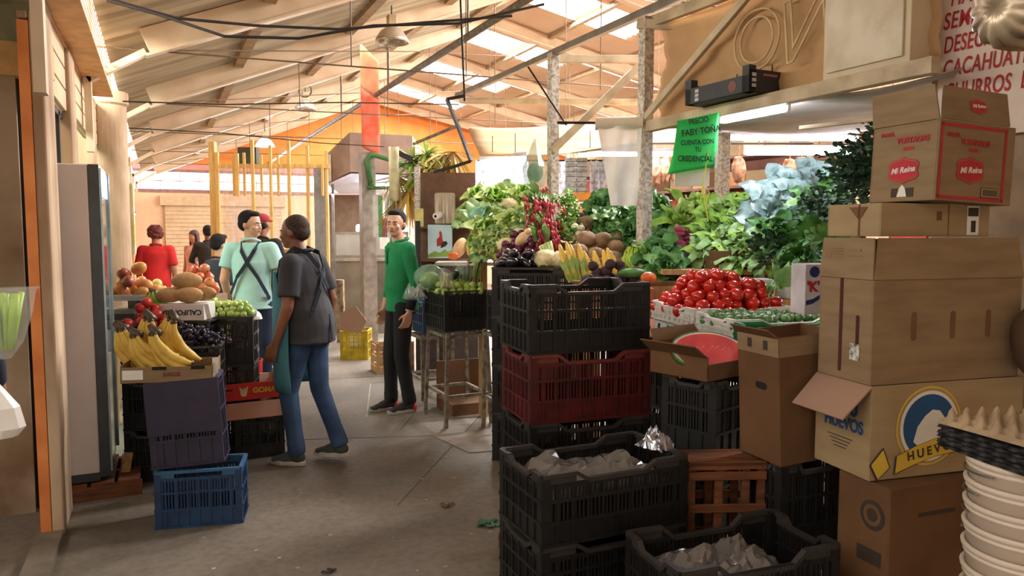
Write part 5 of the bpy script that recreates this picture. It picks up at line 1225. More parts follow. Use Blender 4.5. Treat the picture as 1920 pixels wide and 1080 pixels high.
crate(800, 7.05, .62, 0, .30, .34, .30, BL, 'dark blue crate behind the man in green', loc=corner(792, 6.95, .622), rot=(0, 0, 0), dip=0)
crate(950, 5.62, .80, 0, .40, .36, .32, DGR, 'dull black crate on the half hidden metal stand', loc=corner(948, 5.6, .802), rot=(0, 0, 0), dip=0)
b = MB(); b.box(0, 0, .0, .44, .40, .10); b.box(0, .38, .1, .44, .40, .42); b.build('under_crate_box', CARDIN, None, label='dark box pushed under the lime stand', cat='box', loc=corner(846, 6.3, .0))

# ---- vegetable stall display
SD = thing('stepped_display', 'stepped wooden display carrying the vegetable heaps', 'display stand', corner(1075, 4.55, 0), YAW - R(4))
for i, (y0, y1, z, x0, x1) in enumerate(((0, .52, 1.28, 0, 1.62), (.52, 1.1, 1.40, -.1, 1.95), (1.1, 1.75, 1.50, -.10, 2.0))):
    b = MB(); b.box(x0, y0, z - .03, x1, y1, z); b.box(x0, y0, z - .14, x1, y0 + .02, z); b.build('shelf_board', WOOD, SD, bevel=.003)
for x in (.03, .8, 1.5):
    for y in (.55, 1.6): b = MB(); b.box(x, y, 0, x + .05, y + .05, 1.37); b.build('leg', WOOD, SD)
def sd(x, y, z): return SD.location + Matrix.Rotation(SD.rotation_euler.z, 3, 'Z') @ Vector((x, y, z))
AZ = YAW - R(4)
for k in range(4): crate(922, 5.08, .335 * k, -7, .54, .38, .335, DGR if k < 3 else BK, ['lowest crate of the stack under the aubergines', 'second crate up in the stack under the aubergines', 'third crate up in the stack under the aubergines', 'top black crate carrying aubergines and cauliflower'][k], dip=0)
em = fruit_mesh('aubergine', (.038, .038, .075), [EGG, TOMC], stalk=.02)
pile(em, 'aubergine', 'aubergine', 'glossy dark aubergine on the top black crate', 'aubergines on the black crate', local(922, 5.08, -7, .02, .02, 1.335), YAW - R(7), .26, .34, 16, .040, seed=2, lay=.4)
def caul(u): return 1 + .10 * noise.noise(u * 7) + .05 * noise.noise(u * 17)
b = MB(); b.ball((0, 0, 0), (.085, .085, .065), 26, 16, fn=caul); cm_ = b.mesh('cauliflower_head', CAUL, True)
lm_ = leafbunch('cauliflower_leaves', 7, .03, .09, .035, .1, .3, [LG2], 3, 1.2, .1)
def cauliflower(loc, s, label, group=None):
    t = thing('cauliflower', label, 'cauliflower', loc, random.uniform(0, 6), group); t.scale = (s,) * 3; mobj('head', cm_, t); mobj('leaves', lm_, t, (0, 0, -.05)); return t
cauliflower(local(922, 5.08, -7, .36, .10, 1.395), 1.0, 'cream cauliflower at the aubergine end of the black crate'); cauliflower(local(922, 5.08, -7, .47, .09, 1.39), .95, 'cream cauliflower at the corn end of the black crate')
om = fruit_mesh('onion', (.032, .032, .034), [ONIR, BANT], stalk=.012)
pile(om, 'purple_onion', 'onion', 'dark purple onion in the heap behind the aubergines', 'purple onions', local(930, 5.50, -7, 0, 0, 1.37), YAW - R(7), .34, .26, 60, .033, seed=5)
b = MB(); b.box(0, 0, 0, .40, .30, .38); b.build('onion_box', CARDD, None, label='brown box carrying the purple onions', cat='cardboard box', loc=local(925, 5.48, -7, 0, 0, .99), rz=YAW - R(7))
# cabbage, lettuce and cauliflower mound at the far corner
cab = leafbunch('cabbage_mesh', 12, .04, .13, .08, -.4, .15, [CBL, CG], 4, .75, .2, core=((.085, .085, .075), .04), cup=-.3)
let = leafbunch('lettuce_mesh', 22, .05, .15, .06, .35, .8, [LG, LG2], 6, .9, .7)
cel = leafbunch('curly_mesh', 26, .05, .14, .05, .45, 1.2, [CG, LG2], 7, 1.0, .6)
spots = [(898, 398, 6.2, 'cab'), (925, 372, 6.4, 'let'), (955, 385, 6.3, 'caul'), (985, 362, 6.4, 'let'), (930, 405, 6.2, 'cel'), (965, 412, 6.1, 'let'), (905, 430, 6.1, 'let'), (940, 435, 6.0, 'cel'), (975, 440, 5.9, 'caul'), (915, 455, 5.95, 'cel'),
         (990, 400, 6.0, 'cel'), (1010, 372, 6.2, 'let'), (950, 460, 5.8, 'caul'), (885, 395, 6.5, 'cel'), (900, 365, 6.6, 'let'), (945, 362, 6.6, 'cel')]
names = dict(cab=('cabbage', 'cabbage', 'bluish green cabbage at the aisle side of the pale green mound', None), let=('lettuce', 'lettuce', 'bright lettuce head in the pale green mound', 'lettuces in the pale green mound'),
             cel=('curly_lettuce', 'lettuce', 'pale frilly lettuce in the pale green mound', 'frilly lettuces in the pale green mound'))
rr = random.Random(4)
for (px, py, d, k) in spots:
    p = W(px, py, d)
    if k == 'caul': cauliflower(p, rr.uniform(.8, 1.0), 'cauliflower among the lettuces of the pale green mound', 'cauliflowers in the pale green mound'); continue
    n_, c_, l_, g_ = names[k]; mobj(n_, dict(cab=cab, let=let, cel=cel)[k], None, p - Vector((0, 0, .05)), (R(50 + rr.uniform(-12, 12)), rr.uniform(-.3, .3), YAW + rr.uniform(-.5, .5)), l_, c_, g_, rr.uniform(.85, 1.1))
b = MB(); b.add([(0, 0, 0), (.75, 0, 0), (.75, .6, 0), (0, .6, 0), (0, .02, .05), (.75, .02, .05), (.75, .6, .46), (0, .6, .46)], [(0, 3, 2, 1), (4, 5, 6, 7), (0, 1, 5, 4), (1, 2, 6, 5), (2, 3, 7, 6), (3, 0, 4, 7)])
b.build('display_wedge', WOOD, None, label='sloping board behind the pale green mound', cat='display board', loc=corner(878, 6.02, 1.36), rz=YAW)
post('stand_support', 'wooden support under the sloping display board', *corner(905, 6.3)[:2], 0, 1.36, .06, WOOD); post('stand_support', 'second wooden support under the sloping display board', *corner(1020, 6.2)[:2], 0, 1.36, .06, WOOD)
# squash, radishes, parsley
b = MB(); b.ball((0, 0, 0), (.06, .06, .10), 16, 10); b.ball((0, 0, .10), (.038, .038, .06), 12, 8)
mobj('tan_squash', b.mesh('squash', SQ, True), None, W(978, 448, 5.45), (R(20), R(35), 0), 'smooth tan squash between cauliflower and radishes', 'squash', None, .62)
def radish_bunch():
    rr = random.Random(11); b = MB(); l = MB()
    for k in range(34):
        x = rr.gauss(0, .055); y = rr.uniform(-.03, .03); z = rr.uniform(-.09, .09)
        q_ = rr.uniform(-.4, .4); b.ball((x, y - .03, z), (.0125, .0125, .022), 8, 6, rot=Matrix.Rotation(q_, 3, 'Y')); b.tube([(x, y - .03, z - .015), (x + rr.uniform(-.02, .02), y - .045, z - .055)], [.007, .001], 5)
    for k in range(14): leaf(l, (rr.uniform(-.05, .05), .03, rr.uniform(0, .08)), (rr.uniform(-.5, .5), .3, 1), .12, .03, .3, .5, 0, rr)
    return b.mesh('radishes', RADR, True), l.mesh('radish_leaves', CELG, True)
r1, r2 = radish_bunch()
for i, (px, py, d) in enumerate(((1004, 395, 5.75), (1022, 402, 5.7), (1000, 430, 5.65), (1025, 436, 5.6), (1012, 458, 5.55), (1034, 460, 5.5), (1010, 378, 5.85))):
    t = thing('radish_bunch', 'bunch of red radishes in the tall heap beside the pale post', 'radishes', W(px, py, d), YAW + .3 * i, 'radish bunches'); mobj('roots', r1, t); mobj('leaves', r2, t)
b = MB()
for k in range(5): b.tube([(k * .012, 0, 0), (k * .02, 0, .16)], .010, 8)
mobj('leek_bundle', b.mesh('leeks', CELS, True), None, W(1030, 500, 5.2), (0, R(-25), YAW), 'few pale leek stalks below the radishes', 'leeks')
par = leafbunch('parsley_mesh', 60, .07, .07, .022, .3, 1.0, [CELG, DG2, LG], 9, 1.0, .9, elong=(.03, .03, .10))
for i, (px, py, d) in enumerate(((1058, 385, 5.9), (1062, 410, 5.8), (1068, 430, 5.7), (1072, 450, 5.6), (1056, 440, 5.75))):
    mobj('parsley_bunch', par, None, W(px, py, d) - Vector((0, 0, .05)), (R(20), 0, i), 'leafy green bunch just beyond the pale post and radishes', 'parsley', 'parsley bunches beyond the pale post', .9)
tm_ = fruit_mesh('turnip', (.028, .028, .026), [WHT])
for i, (px, py) in enumerate(((1078, 425), (1085, 438), (1074, 446), (1090, 428), (1092, 448))): mobj('white_turnip', tm_, None, W(px, py, 5.6), (0, 0, i), 'small white turnip beside the jicamas', 'turnip', 'white turnips')
jm = fruit_mesh('jicama', (.070, .070, .058), [JIC, BROWNF], fn=lambda q: 1 + .05 * noise.noise(q * 2) - .1 * max(0, q.z) ** 3, stalk=.02)
for i, (px, py, d) in enumerate(((1098, 418, 5.75), (1085, 408, 5.9), (1128, 428, 5.7), (1100, 448, 5.4), (1130, 450, 5.4), (1155, 462, 5.35), (1085, 470, 5.25), (1118, 476, 5.2), (1148, 484, 5.15), (1160, 445, 5.5))):
    mobj('jicama', jm, None, W(px, py, d), (random.uniform(-.3, .3), random.uniform(-.3, .3), i), 'round brown jicama in the heap above the corn', 'jicama', 'jicamas above the corn', (1.05, .9, .95, 1.1, 1.05, .9, .95, .85, .9, .8)[i])
# corn
b = MB(); b.loft([((0, 0, 0), .018, .018), ((0, 0, .05), .024, .024), ((0, 0, .13), .021, .021), ((0, 0, .18), .010, .010), ((0, 0, .19), .003, .003)], 14); kern = b.mesh('corn_kernels', CORNY, True)
b = MB(); rr = random.Random(5)
for k in range(5): leaf(b, (0, 0, -.03), (math.cos(k * 1.26) * .25, math.sin(k * 1.26) * .25, 1), .15, .025, .1, .2, 0, rr)
husk = b.mesh('corn_husk', HUSK, True)
for i, x in enumerate((1068, 1085, 1098, 1110, 1126, 1142, 1160, 1078, 1150)):
    t = thing('corn_cob', 'corn cob in its husk standing in the row below the jicamas' if i in (0, 1, 2, 7) else 'bare yellow corn cob leaning in the row below the jicamas', 'corn', W(x, 520 - (4 if i > 6 else 0), 4.72), 0, 'husked corn cobs' if i in (0, 1, 2, 7) else 'bare corn cobs', (R(-24), R(-16 + 3 * (i % 3)), YAW))
    mobj('kernels', kern, t); mobj('husk', husk, t, scale=(1.15 if i in (0, 1, 2, 7) else .75))
    if i in (0, 1, 2, 7): t.children[1].scale = (1, 1, 1.25)
bt = fruit_mesh('beet', (.036, .036, .034), [BEET], fn=lambda q: 1 + .08 * noise.noise(q * 3))
pile(bt, 'beet', 'beetroot', 'dark earthy beetroot along the edge above the tall crate stack', 'beetroots above the crate stack', local(1092, 4.40, -2, 0, 0, 1.255), YAW, .36, .16, 34, .037, seed=2)
b = MB(); b.box(-.38, -.03, 0, .42, .19, .18); b.build('orange_box', mat('terracotta_box', (186, 112, 72), .7), None, label='terracotta coloured box holding beetroots behind the crate stack', cat='box', loc=local(1092, 4.40, -2, 0, 0, 1.07), rz=YAW, bevel=.003)
post('stand_support', 'support post under the beetroot box', *corner(1110, 4.55)[:2], 0, 1.07, .08, WOOD)
mobj('orange_squash_piece', fruit_mesh('orange_piece', (.05, .04, .035), [ORG]), None, W(1216, 521, 4.35), (0, 0, 0), 'orange squash piece at the foot of the speckled post', 'squash')
mobj('green_cucumber', fruit_mesh('cuke', (.028, .028, .09), [DG]), None, W(1186, 512, 4.4), (0, PI / 2, YAW), 'dark green cucumber beside the orange squash piece', 'cucumber')
for i, (px, py) in enumerate(((1192, 462), (1182, 474), (1202, 470))): banana_hand('small bunch of green bananas beside the speckled post', W(px, py, 4.98), YAW + .5 * i - .4, 6, gbm, .03, 'green banana bunches', (R(-25), R(10)), 1.0, i)
# leafy rows
chard = leafbunch('chard_mesh', 30, .08, .14, .050, .5, .7, [DG, DG2, DG], 12, 1.0, .8)
rr = random.Random(22)
for i, (px, py, d) in enumerate([(1130, 400, 5.9), (1150, 385, 5.95), (1172, 395, 5.8), (1190, 385, 5.9), (1140, 425, 5.7), (1165, 425, 5.6), (1188, 420, 5.6), (1205, 440, 5.5), (1228, 400, 5.8), (1236, 425, 5.6), (1225, 450, 5.4), (1240, 470, 5.2), (1180, 445, 5.5), (1120, 410, 6.0), (1250, 440, 5.5), (1232, 490, 4.9), (1245, 510, 4.7)]):
    mobj('chard_bunch', chard, None, W(px, py, d), (R(45 + rr.uniform(-15, 15)), rr.uniform(-.3, .3), YAW + rr.uniform(-.8, .8)), 'dark green leafy bunch in the wall of greens around the speckled post', 'leafy greens', 'dark green bunches around the speckled post', rr.uniform(.85, 1.1))
mobj('pale_chard', leafbunch('palechard', 14, .05, .24, .05, .35, .6, [LG2, LG], 15, .8, .9, stems=(10, .10, .008)), None, W(1268, 425, 5.3), (R(35), R(15), YAW), 'big pale green chard bunch above the magenta roots', 'leafy greens')
mobj('pale_chard', leafbunch('palechard2', 12, .05, .20, .05, .35, .6, [LG2, LG], 16, .8, .9, stems=(10, .10, .008)), None, W(1292, 400, 5.35), (R(35), R(25), YAW), 'pale chard bunch tipping towards the green sign string', 'leafy greens')
sp_ = fruit_mesh('sweet_potato', (.024, .024, .055), [SWP], fn=lambda q: 1 + .12 * noise.noise(q * 2.5))
pile(sp_, 'sweet_potato', 'sweet potato', 'magenta root heaped on the grey box', 'magenta roots on the grey box', local(1256, 4.88, 0, .01, .02, 1.455), YAW, .20, .18, 34, .024, seed=6, lay=.9)
b = MB(); b.box(0, 0, 0, .27, .22, .095); b.build('grey_box', mat('grey_box', (150, 150, 150), .5), None, label='grey box carrying the magenta roots', cat='box', loc=local(1250, 4.86, 0, 0, 0, 1.355), rz=YAW, bevel=.004)
cely = leafbunch('celery_top', 34, .07, .15, .038, .5, 1.1, [CELG, LG, CG], 17, 1.0, .8, stems=(12, .12, .007))
for i, (px, py, d) in enumerate([(1340, 400, 5.1), (1365, 390, 5.1), (1395, 395, 5.0), (1420, 385, 5.0), (1330, 430, 4.95), (1358, 425, 4.9), (1385, 430, 4.85), (1410, 425, 4.8), (1345, 455, 4.75), (1372, 460, 4.7), (1400, 460, 4.65), (1420, 480, 4.55), (1330, 470, 4.8), (1310, 450, 5.0), (1440, 410, 4.8), (1395, 480, 4.6), (1438, 440, 4.6)]):
    mobj('celery_bunch', cely, None, W(px, py, d) - Vector((0, 0, .04)), (R(50 + rr.uniform(-15, 15)), rr.uniform(-.3, .3), YAW + rr.uniform(-.8, .8)), 'leafy celery bunch in the bright heap before the bluish leaves', 'celery', 'celery bunches', rr.uniform(.85, 1.1))
b = MB(); b.box(0, 0, 0, .36, .25, .11); b.build('brown_box', CARDD, None, label='brown box below the celery heap', cat='box', loc=local(1336, 4.55, 0, 0, 0, 1.355), rz=YAW, bevel=.003)
b = MB(); b.box(0, 0, 0, 1.0, .45, .03); b.build('support_shelf', WOOD, None, label='shelf board under the grey and brown boxes', cat='shelf', loc=local(1245, 4.5, 2, 0, 0, 1.322), rz=YAW)
for px in (1262, 1510): post('stand_support', 'support of the shelf under the %s box' % ('grey' if px < 1300 else 'white'), *corner(px, 4.72)[:2], 0, 1.322, .05, WOOD)
blue = leafbunch('bluish_mesh', 18, .08, .20, .075, .5, .5, [BLG, BLG, CBL], 19, 1.0, .5)
for i, (px, py, d) in enumerate([(1440, 385, 4.75), (1475, 370, 4.7), (1510, 365, 4.65), (1460, 400, 4.55), (1500, 390, 4.5), (1530, 378, 4.5), (1535, 360, 4.6), (1450, 415, 4.5), (1490, 430, 4.4), (1520, 440, 4.35)]):
    mobj('bluish_leaf_bunch', blue, None, W(px, py, d), (R(55 + rr.uniform(-15, 15)), rr.uniform(-.3, .3), YAW + rr.uniform(-.5, .5)), 'bluish green big leaved bunch beside the cardboard pile', 'leafy greens', 'bluish big leaved bunches', rr.uniform(.85, 1.05))
herb = leafbunch('herb_mesh', 150, .07, .045, .012, .3, .6, [HG, HG2, HG], 23, 1.0, .6, elong=(.06, .05, .16))
for i, (px, py, d) in enumerate([(1620, 300, 3.75), (1590, 330, 3.75), (1625, 340, 3.7), (1600, 365, 3.7), (1640, 290, 3.8), (1640, 370, 3.7), (1580, 360, 3.8)]):
    mobj('herb_bunch', herb, None, W(px, py, d) - Vector((0, 0, .05)), (rr.uniform(-.5, .5), rr.uniform(-.5, .5), i), 'dark fine leaved herb bunch hanging above the cardboard pile', 'herbs', 'dark herb bunches above the cardboard', 1.0)
for i, (px, py, d) in enumerate([(1455, 460, 4.2), (1490, 475, 4.1), (1525, 470, 4.0), (1470, 500, 4.0), (1510, 510, 3.9), (1535, 430, 4.1), (1540, 400, 4.15), (1530, 530, 3.8)]):
    mobj('dark_greens', herb if i % 2 else chard, None, W(px, py, d), (R(40), rr.uniform(-.4, .4), i), 'shadowy dark greens hanging below the bluish leaves', 'leafy greens', 'shadowy greens below the bluish leaves', 1.1)
mobj('big_leaf', leafbunch('bigleaf', 3, .02, .16, .06, .2, .2, [CELG], 29, .3, 1.2), None, W(1465, 545, 3.75), (R(-5), R(8), YAW), 'single big green leaf standing behind the tomatillos', 'leaf')
for (px, lab) in ((1400, 'white box behind the tomatoes'), (1478, 'white box behind the tomatillos')):
    b = MB(); b.box(0, 0, 0, .17, .16, .11); b.build('white_box', FOAM, None, label=lab, cat='box', loc=corner(px, 4.22, 1.20), rz=YAW, bevel=.004)
b = MB(); b.box(0, 0, 0, 1.0, .34, .03); b.build('support_shelf', WOOD, None, label='shelf board under the two white boxes', cat='shelf', loc=corner(1290, 4.18, 1.168), rz=YAW)
post('stand_support', 'support of the shelf under the two white boxes', *corner(1420, 4.38)[:2], 0, 1.168, .05, WOOD)

# tomato table
TT = thing('foam_counter', 'white painted counter with black cow patches below the tomatoes', 'counter', tuple(W(960 + 1400 * 1.085 / 3.15, 435, 3.15).xy) + (0,), YAW + R(13.3))
b = MB(); b.box(0, 0, .90, .80, 1.15, 1.09); b.build('counter_body', mat('bluish_white_panel', (200, 208, 208), .6, var=.05), TT, bevel=.004)
for x in (.35, .74):
    for y in (.30, 1.08): b = MB(); b.box(x, y, 0, x + .05, y + .05, .90); b.build('leg', STEELD, TT)
rr = random.Random(14)
for (y, z, s) in ((.95, 1.04, .035), (1.05, .97, .03), (.80, .95, .04), (.62, 1.0, .018), (1.08, 1.05, .02)):
    mark(TT, [(s * (1 + .4 * rr.uniform(-1, 1)) * math.cos(2 * PI * k / 9), s * .9 * (1 + .5 * rr.uniform(-1, 1)) * math.sin(2 * PI * k / 9)) for k in range(9)], faceM((-.001, y, z), (-1, 0, 0)), mat('cow_black', (34, 32, 34), .6), 'painted_patch')
text('A', .11, faceM((-.001, .70, .96), (-1, 0, 0)), MATS['cow_black'], TT, bold=.02)
mark(TT, circ(.03, 16, .8, 1.2), faceM((-.001, .22, .985), (-1, 0, 0)), MATS['cow_black'], 'painted_patch')
def tt(x, y, z): return TT.location + Matrix.Rotation(TT.rotation_euler.z, 3, 'Z') @ Vector((x, y, z))
def shallow(label, x, y, L, D, H, mats): 
    t = thing('shallow_crate', label, 'crate', tt(x, y, 1.092), TT.rotation_euler.z); me = crate_meshes(L, D, H, mats, .02); mobj('crate_body', me[0], t); mobj('rim', me[1], t); return t
shallow('white plastic crate of tomatoes', -.02, .62, .56, .52, .10, WH); shallow('white plastic crate of tomatillos', -.02, .22, .58, .38, .09, WH); shallow('green plastic crate with white card beside the tomatillos', -.04, -.06, .60, .26, .085, GR)
tmm = fruit_mesh('tomato', (.034, .034, .040), [TOM, TOMC], fn=lambda q: 1 - .1 * (abs(q.z) > .9), stalk=.004)
pile(tmm, 'tomato', 'tomato', 'glossy ripe red tomato in the heap on the cow patched counter', 'tomatoes on the counter', tt(-.01, .64, 1.12), TT.rotation_euler.z, .54, .52, 170, .037, seed=15, scale=(.88, 1.16))
ttm = fruit_mesh('tomatillo', (.023, .023, .024), [TMT])
pile(ttm, 'tomatillo', 'tomatillo', 'small green fruit heaped between tomatoes and green crate', 'small green fruit on the counter', tt(-.01, .235, 1.12), TT.rotation_euler.z, .56, .36, 170, .0235, seed=16)
b = MB(); b.prism(rect(.24, .12), .002, 0, Matrix.Rotation(R(-8), 4, 'X')); b.build('white_card', PAPER, None, label='white card lying in the green crate', cat='card', loc=tt(.24, .06, 1.165), rz=TT.rotation_euler.z)
KB = thing('printed_box', 'white box end with red letter K beside the big brown box', 'box', W(1508, 590, 2.95), YAW + R(12))
b = MB(); b.box(0, 0, 0, .16, .10, .20); b.build('box_body', mat('white_box_card', (206, 200, 206), .7), KB, bevel=.003)
text("'K'", .055, faceM((.035, -.001, .11), (0, -1, 0)), RED_INK, KB, bold=.04); mark(KB, circ(.022, 16), faceM((.04, -.001, .17), (0, -1, 0)), mat('navy_print', (40, 50, 110), .6)); mark(KB, [(-.03, -.012), (.0, -.006), (.03, .012), (.03, .028), (0, .012), (-.03, .006)], faceM((.035, -.001, .05), (0, -1, 0)), MATS['navy_print'])
# table with squash slices behind the limes
t = thing('side_table', 'white topped side table with squash slices behind the limes', 'table', corner(815, 6.65, 0), YAW); b = MB(); b.box(0, 0, 1.28, .62, .34, 1.31); b.build('table_top', WHITEP, t)
for x in (.02, .56): b = MB(); b.box(x, .12, 0, x + .04, .16, 1.28); b.build('leg', STEELD, t)
for i, (px, py, m, lab) in enumerate(((862, 477, SQ, 'pale squash wedge nearest the man in green'), (885, 476, PEAR, 'yellowish squash wedge between the orange cut ones'), (905, 470, fm('yellow_squash', (206, 206, 110)), 'upright yellow green squash behind the leafy stalks'))):
    mobj('squash_wedge', fruit_mesh('wedge%d' % i, (.06, .05, .10), [m]), None, W(px, 465, 6.85), (0, R(25 if i == 0 else -8), 0), lab, 'squash')
for i, (px, py) in enumerate(((850, 487), (890, 472))): mobj('squash_slice', fruit_mesh('slice%d' % i, (.05, .02, .035 + .02 * i), [ORG]), None, W(px, 480, 6.74), (0, 0, YAW), ['orange squash slice lying on the side table', 'orange cut face of the upright squash'][i], 'squash')
# ------------------------------------------------------------------ background: shelves, food stall, timber frame
SH = thing('goods_shelving', 'long shelving of boxes along the back of the vegetable stall', 'shelving', (6.3, 4.2, 0))
b = MB(); b.box(.45, 0, 0, .5, 7.0, 2.95); b.build('back_panel', mat('peach_panel', (196, 140, 116), .8, c2=(168, 112, 92), scale=2), SH)
for z in (.9, 1.40, 1.76, 2.14, 2.50): b = MB(); b.box(0, 0, z - .03, .45, 7.0, z); b.build('shelf_board', mat('mauve_shelf', (150, 110, 96), .7), SH)
for y in (0, 1.7, 3.4, 5.1, 6.95): b = MB(); b.box(-.01, y, 0, .04, y + .05, 2.95); b.build('upright', STEEL, SH)
rr = random.Random(31); tones = [CARD, CARDL, mat('orange_box_card', (206, 150, 96), .8), CARDD, mat('peach_box_card', (222, 178, 136), .8), mat('red_box_card', (176, 56, 50), .7)]
for zi, z in enumerate((1.40, 1.76, 2.14, 2.50)):
    y = .1
    while y < 6.7:
        w = rr.uniform(.26, .5); h = rr.uniform(.16, .29)
        if rr.random() < .86:
            b = MB(); b.box(0, 0, 0, rr.uniform(.26, .34), w - .02, h); b.box(-.001, w / 2 - .02, .0, .0, w / 2 + .01, h)
            b.build('stored_box', rr.choice(tones[:5]) if rr.random() > .12 else tones[5], None, label='closed cardboard box stored on the long back shelving', cat='cardboard box', group='boxes on shelf row %d' % (zi + 1), loc=(6.33, 4.2 + y, z), bevel=.003)
            bpy.context.scene.collection.objects[-1]['label'] = 'cardboard box stored on the %s row of the long back shelving' % ('lowest', 'second', 'third', 'top')[zi]
        y += w
# hanging bags before the shelves
hb = MB(); hb.ball((0, 0, 0), (.10, .08, .15), 14, 10, fn=lambda q: 1 + .25 * noise.noise(q * 3)); hb.tube([(0, 0, .13), (0, 0, .28)], .006, 5)
hbm = hb.mesh('hanging_bundle', mat('brown_dried', (168, 120, 84), .8, c2=(110, 70, 50), scale=14, bump=.6), False)
zr_b = W(1250, 318, 7.9).z
beam('thin rail from which brown dried bundles hang', W(1205, 435, 7.9) * Vector((1, 1, 0)) if 0 else Vector((*W(1205, 435, 7.9).xy, zr_b + .27)), Vector((*W(1520, 435, 7.9).xy, zr_b + .27)), .02, .02, IRON, 'hanging_rail')
for i, (px, py) in enumerate(((1222, 315), (1245, 322), (1268, 315), (1290, 330), (1385, 330), (1480, 345), (1502, 340), (1228, 345))):
    mobj('dried_bundle', hbm, None, Vector((*W(px, py, 7.9).xy, zr_b - (.02 if py > 335 else 0))), (0, 0, i), 'brown dried bundle hanging behind the stall tubes', 'dried goods', 'brown dried bundles', rr.uniform(.8, 1.1))
hb = MB(); hb.grid(lambda u, v: ((u - .5) * .16, .01 * math.sin(u * 9), -.32 * v), 8, 8); hf = hb.mesh('bag_sheet', mat('bright_bag', (224, 228, 232), .4, c2=(120, 124, 130), scale=22, alpha=.85), False)
beam('thin rail from which the clear packets hang', Vector((*W(895, 301, 7.47).xy, W(1000, 301, 7.47).z)), Vector((*W(1150, 301, 7.47).xy, W(1000, 301, 7.47).z)), .015, .015, IRON, 'hanging_rail')
for i, px in enumerate((906, 922, 940, 958, 976, 1060, 1085, 1120, 1130)):
    mobj('hanging_bag', hf, None, Vector((*W(px, 301, 7.47).xy, W(1000, 301, 7.47).z)), (0, 0, YAW + rr.uniform(-.3, .3)), 'clear packet hanging in the row %s' % ('below the far corner tube' if px < 1000 else 'behind the plastic roll'), 'packet', 'hanging packets, %s' % ('far corner' if px < 1000 else 'behind the roll'))
t = thing('tied_bag', 'greenish clear bag hanging at the pale post', 'bag', W(1003, 312, 6.1)); b = MB(); b.loft([((0, 0, -.20), .02, .02), ((0, 0, -.15), .09, .06), ((0, 0, 0), .11, .07), ((0, 0, .10), .06, .04), ((0, 0, .22), .01, .01)], 12); b.build('bag_body', FILMG, t)
b = MB(); b.ball((0, 0, -.05), (.07, .05, .08), 12, 8); b.build('contents', HG2, t, smooth=True)
q = W(1078, 335, 7.3); t = thing('egg_carton_stack', 'stack of pale grey cartons hanging behind the radish post', 'cartons', q, YAW); b = MB()
for x in (-.09, .02):
    for k in range(9): b.box(x, 0, -.22 + .048 * k, x + .10, .08, -.185 + .048 * k)
b.build('carton_stack', mat('grey_carton', (176, 172, 160), .8, c2=(120, 116, 106), scale=20), t)
b = MB(); b.box(0, 0, 0, .26, .02, .07); b.build('orange_card', mat('orange_card', (232, 150, 50), .7), None, label='orange price card on the shelf behind the jicamas', cat='card', loc=W(1068, 375, 7.2), rz=YAW)
# shelf with paper roll, poster
SP = thing('middle_shelf', 'narrow shelf unit with the rooster poster behind the limes', 'shelf unit', corner(778, 8.35, 0), YAW)
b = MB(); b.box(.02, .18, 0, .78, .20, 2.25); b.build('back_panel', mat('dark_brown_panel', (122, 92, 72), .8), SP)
b = MB(); b.box(0, -.02, 1.62, .72, .18, 1.65); b.box(0, 0, 1.25, .75, .18, 1.28); b.build('shelf_board', mat('brown_shelf', (140, 100, 74), .7), SP)
for x in (0, .70): b = MB(); b.box(x, -.02, 0, x + .06, .04, 2.3); b.build('upright', POSTM, SP)
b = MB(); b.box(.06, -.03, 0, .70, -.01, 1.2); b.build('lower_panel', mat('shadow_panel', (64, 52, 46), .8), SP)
PO = thing('rooster_poster', 'pale blue poster of a red and black rooster on grass', 'poster', corner(802, 8.28, 1.29), YAW)
b = MB(); b.box(0, 0, 0, .27, .012, .37); b.build('poster_sheet', mat('pale_blue_sheet', (176, 206, 212), .6, var=.03), PO)
mark(PO, [(-.135, -.06), (.135, -.05), (.135, .02), (.09, .0), (.05, .03), (0, -.01), (-.06, .01), (-.135, -.03)], faceM((.135, -.001, .07), (0, -1, 0)), mat('poster_green', (130, 160, 70), .7), 'grass')
mark(PO, [(-.02, -.06), (.03, -.05), (.05, -.01), (.04, .03), (.035, .09), (.02, .115), (.005, .10), (.01, .05), (-.02, .02)], faceM((.12, -.002, .19), (0, -1, 0)), mat('rooster_red', (170, 46, 40), .7), 'rooster_body')
mark(PO, [(.02, -.05), (.07, -.03), (.10, .0), (.085, .03), (.05, .025), (.03, .0)], faceM((.12, -.003, .16), (0, -1, 0)), mat('rooster_black', (36, 34, 40), .7), 'rooster_tail')
t = thing('paper_roll', 'striped bag with a white tube end on the middle shelf', 'roll', corner(815, 8.25, 1.65), YAW); b = MB(); b.box(.0, 0, .02, .22, .14, .36); b.build('striped_bag', mat('striped_bag', (196, 186, 160), .6, c2=(120, 104, 84), scale=3, stretch=(30, 1, 1)), t, bevel=.02)
b = MB(); b.tube([(.02, -.10, .10), (.06, .0, .12)], .035, 16); b.build('tube', PAPER, t); b = MB(); b.tube([(.019, -.103, .0995), (.021, -.098, .100)], .016, 12); b.build('hole', DARK, t)
for i, (px, py, w, h) in enumerate(((787, 415, .09, .2), (908, 425, .08, .3), (906, 345, .08, .1))):
    b = MB(); b.box(0, 0, 0, w, .01, h); b.build('yellow_tag', mat('yellow_tag', (214, 206, 130), .7), None, label=['yellow paper tag hanging beside the man in green', 'tall pale yellow packet by the shelf upright', 'small yellow card above the shelf upright'][i], cat='tag', loc=W(px - 8, py + 10, 8.325), rz=YAW)
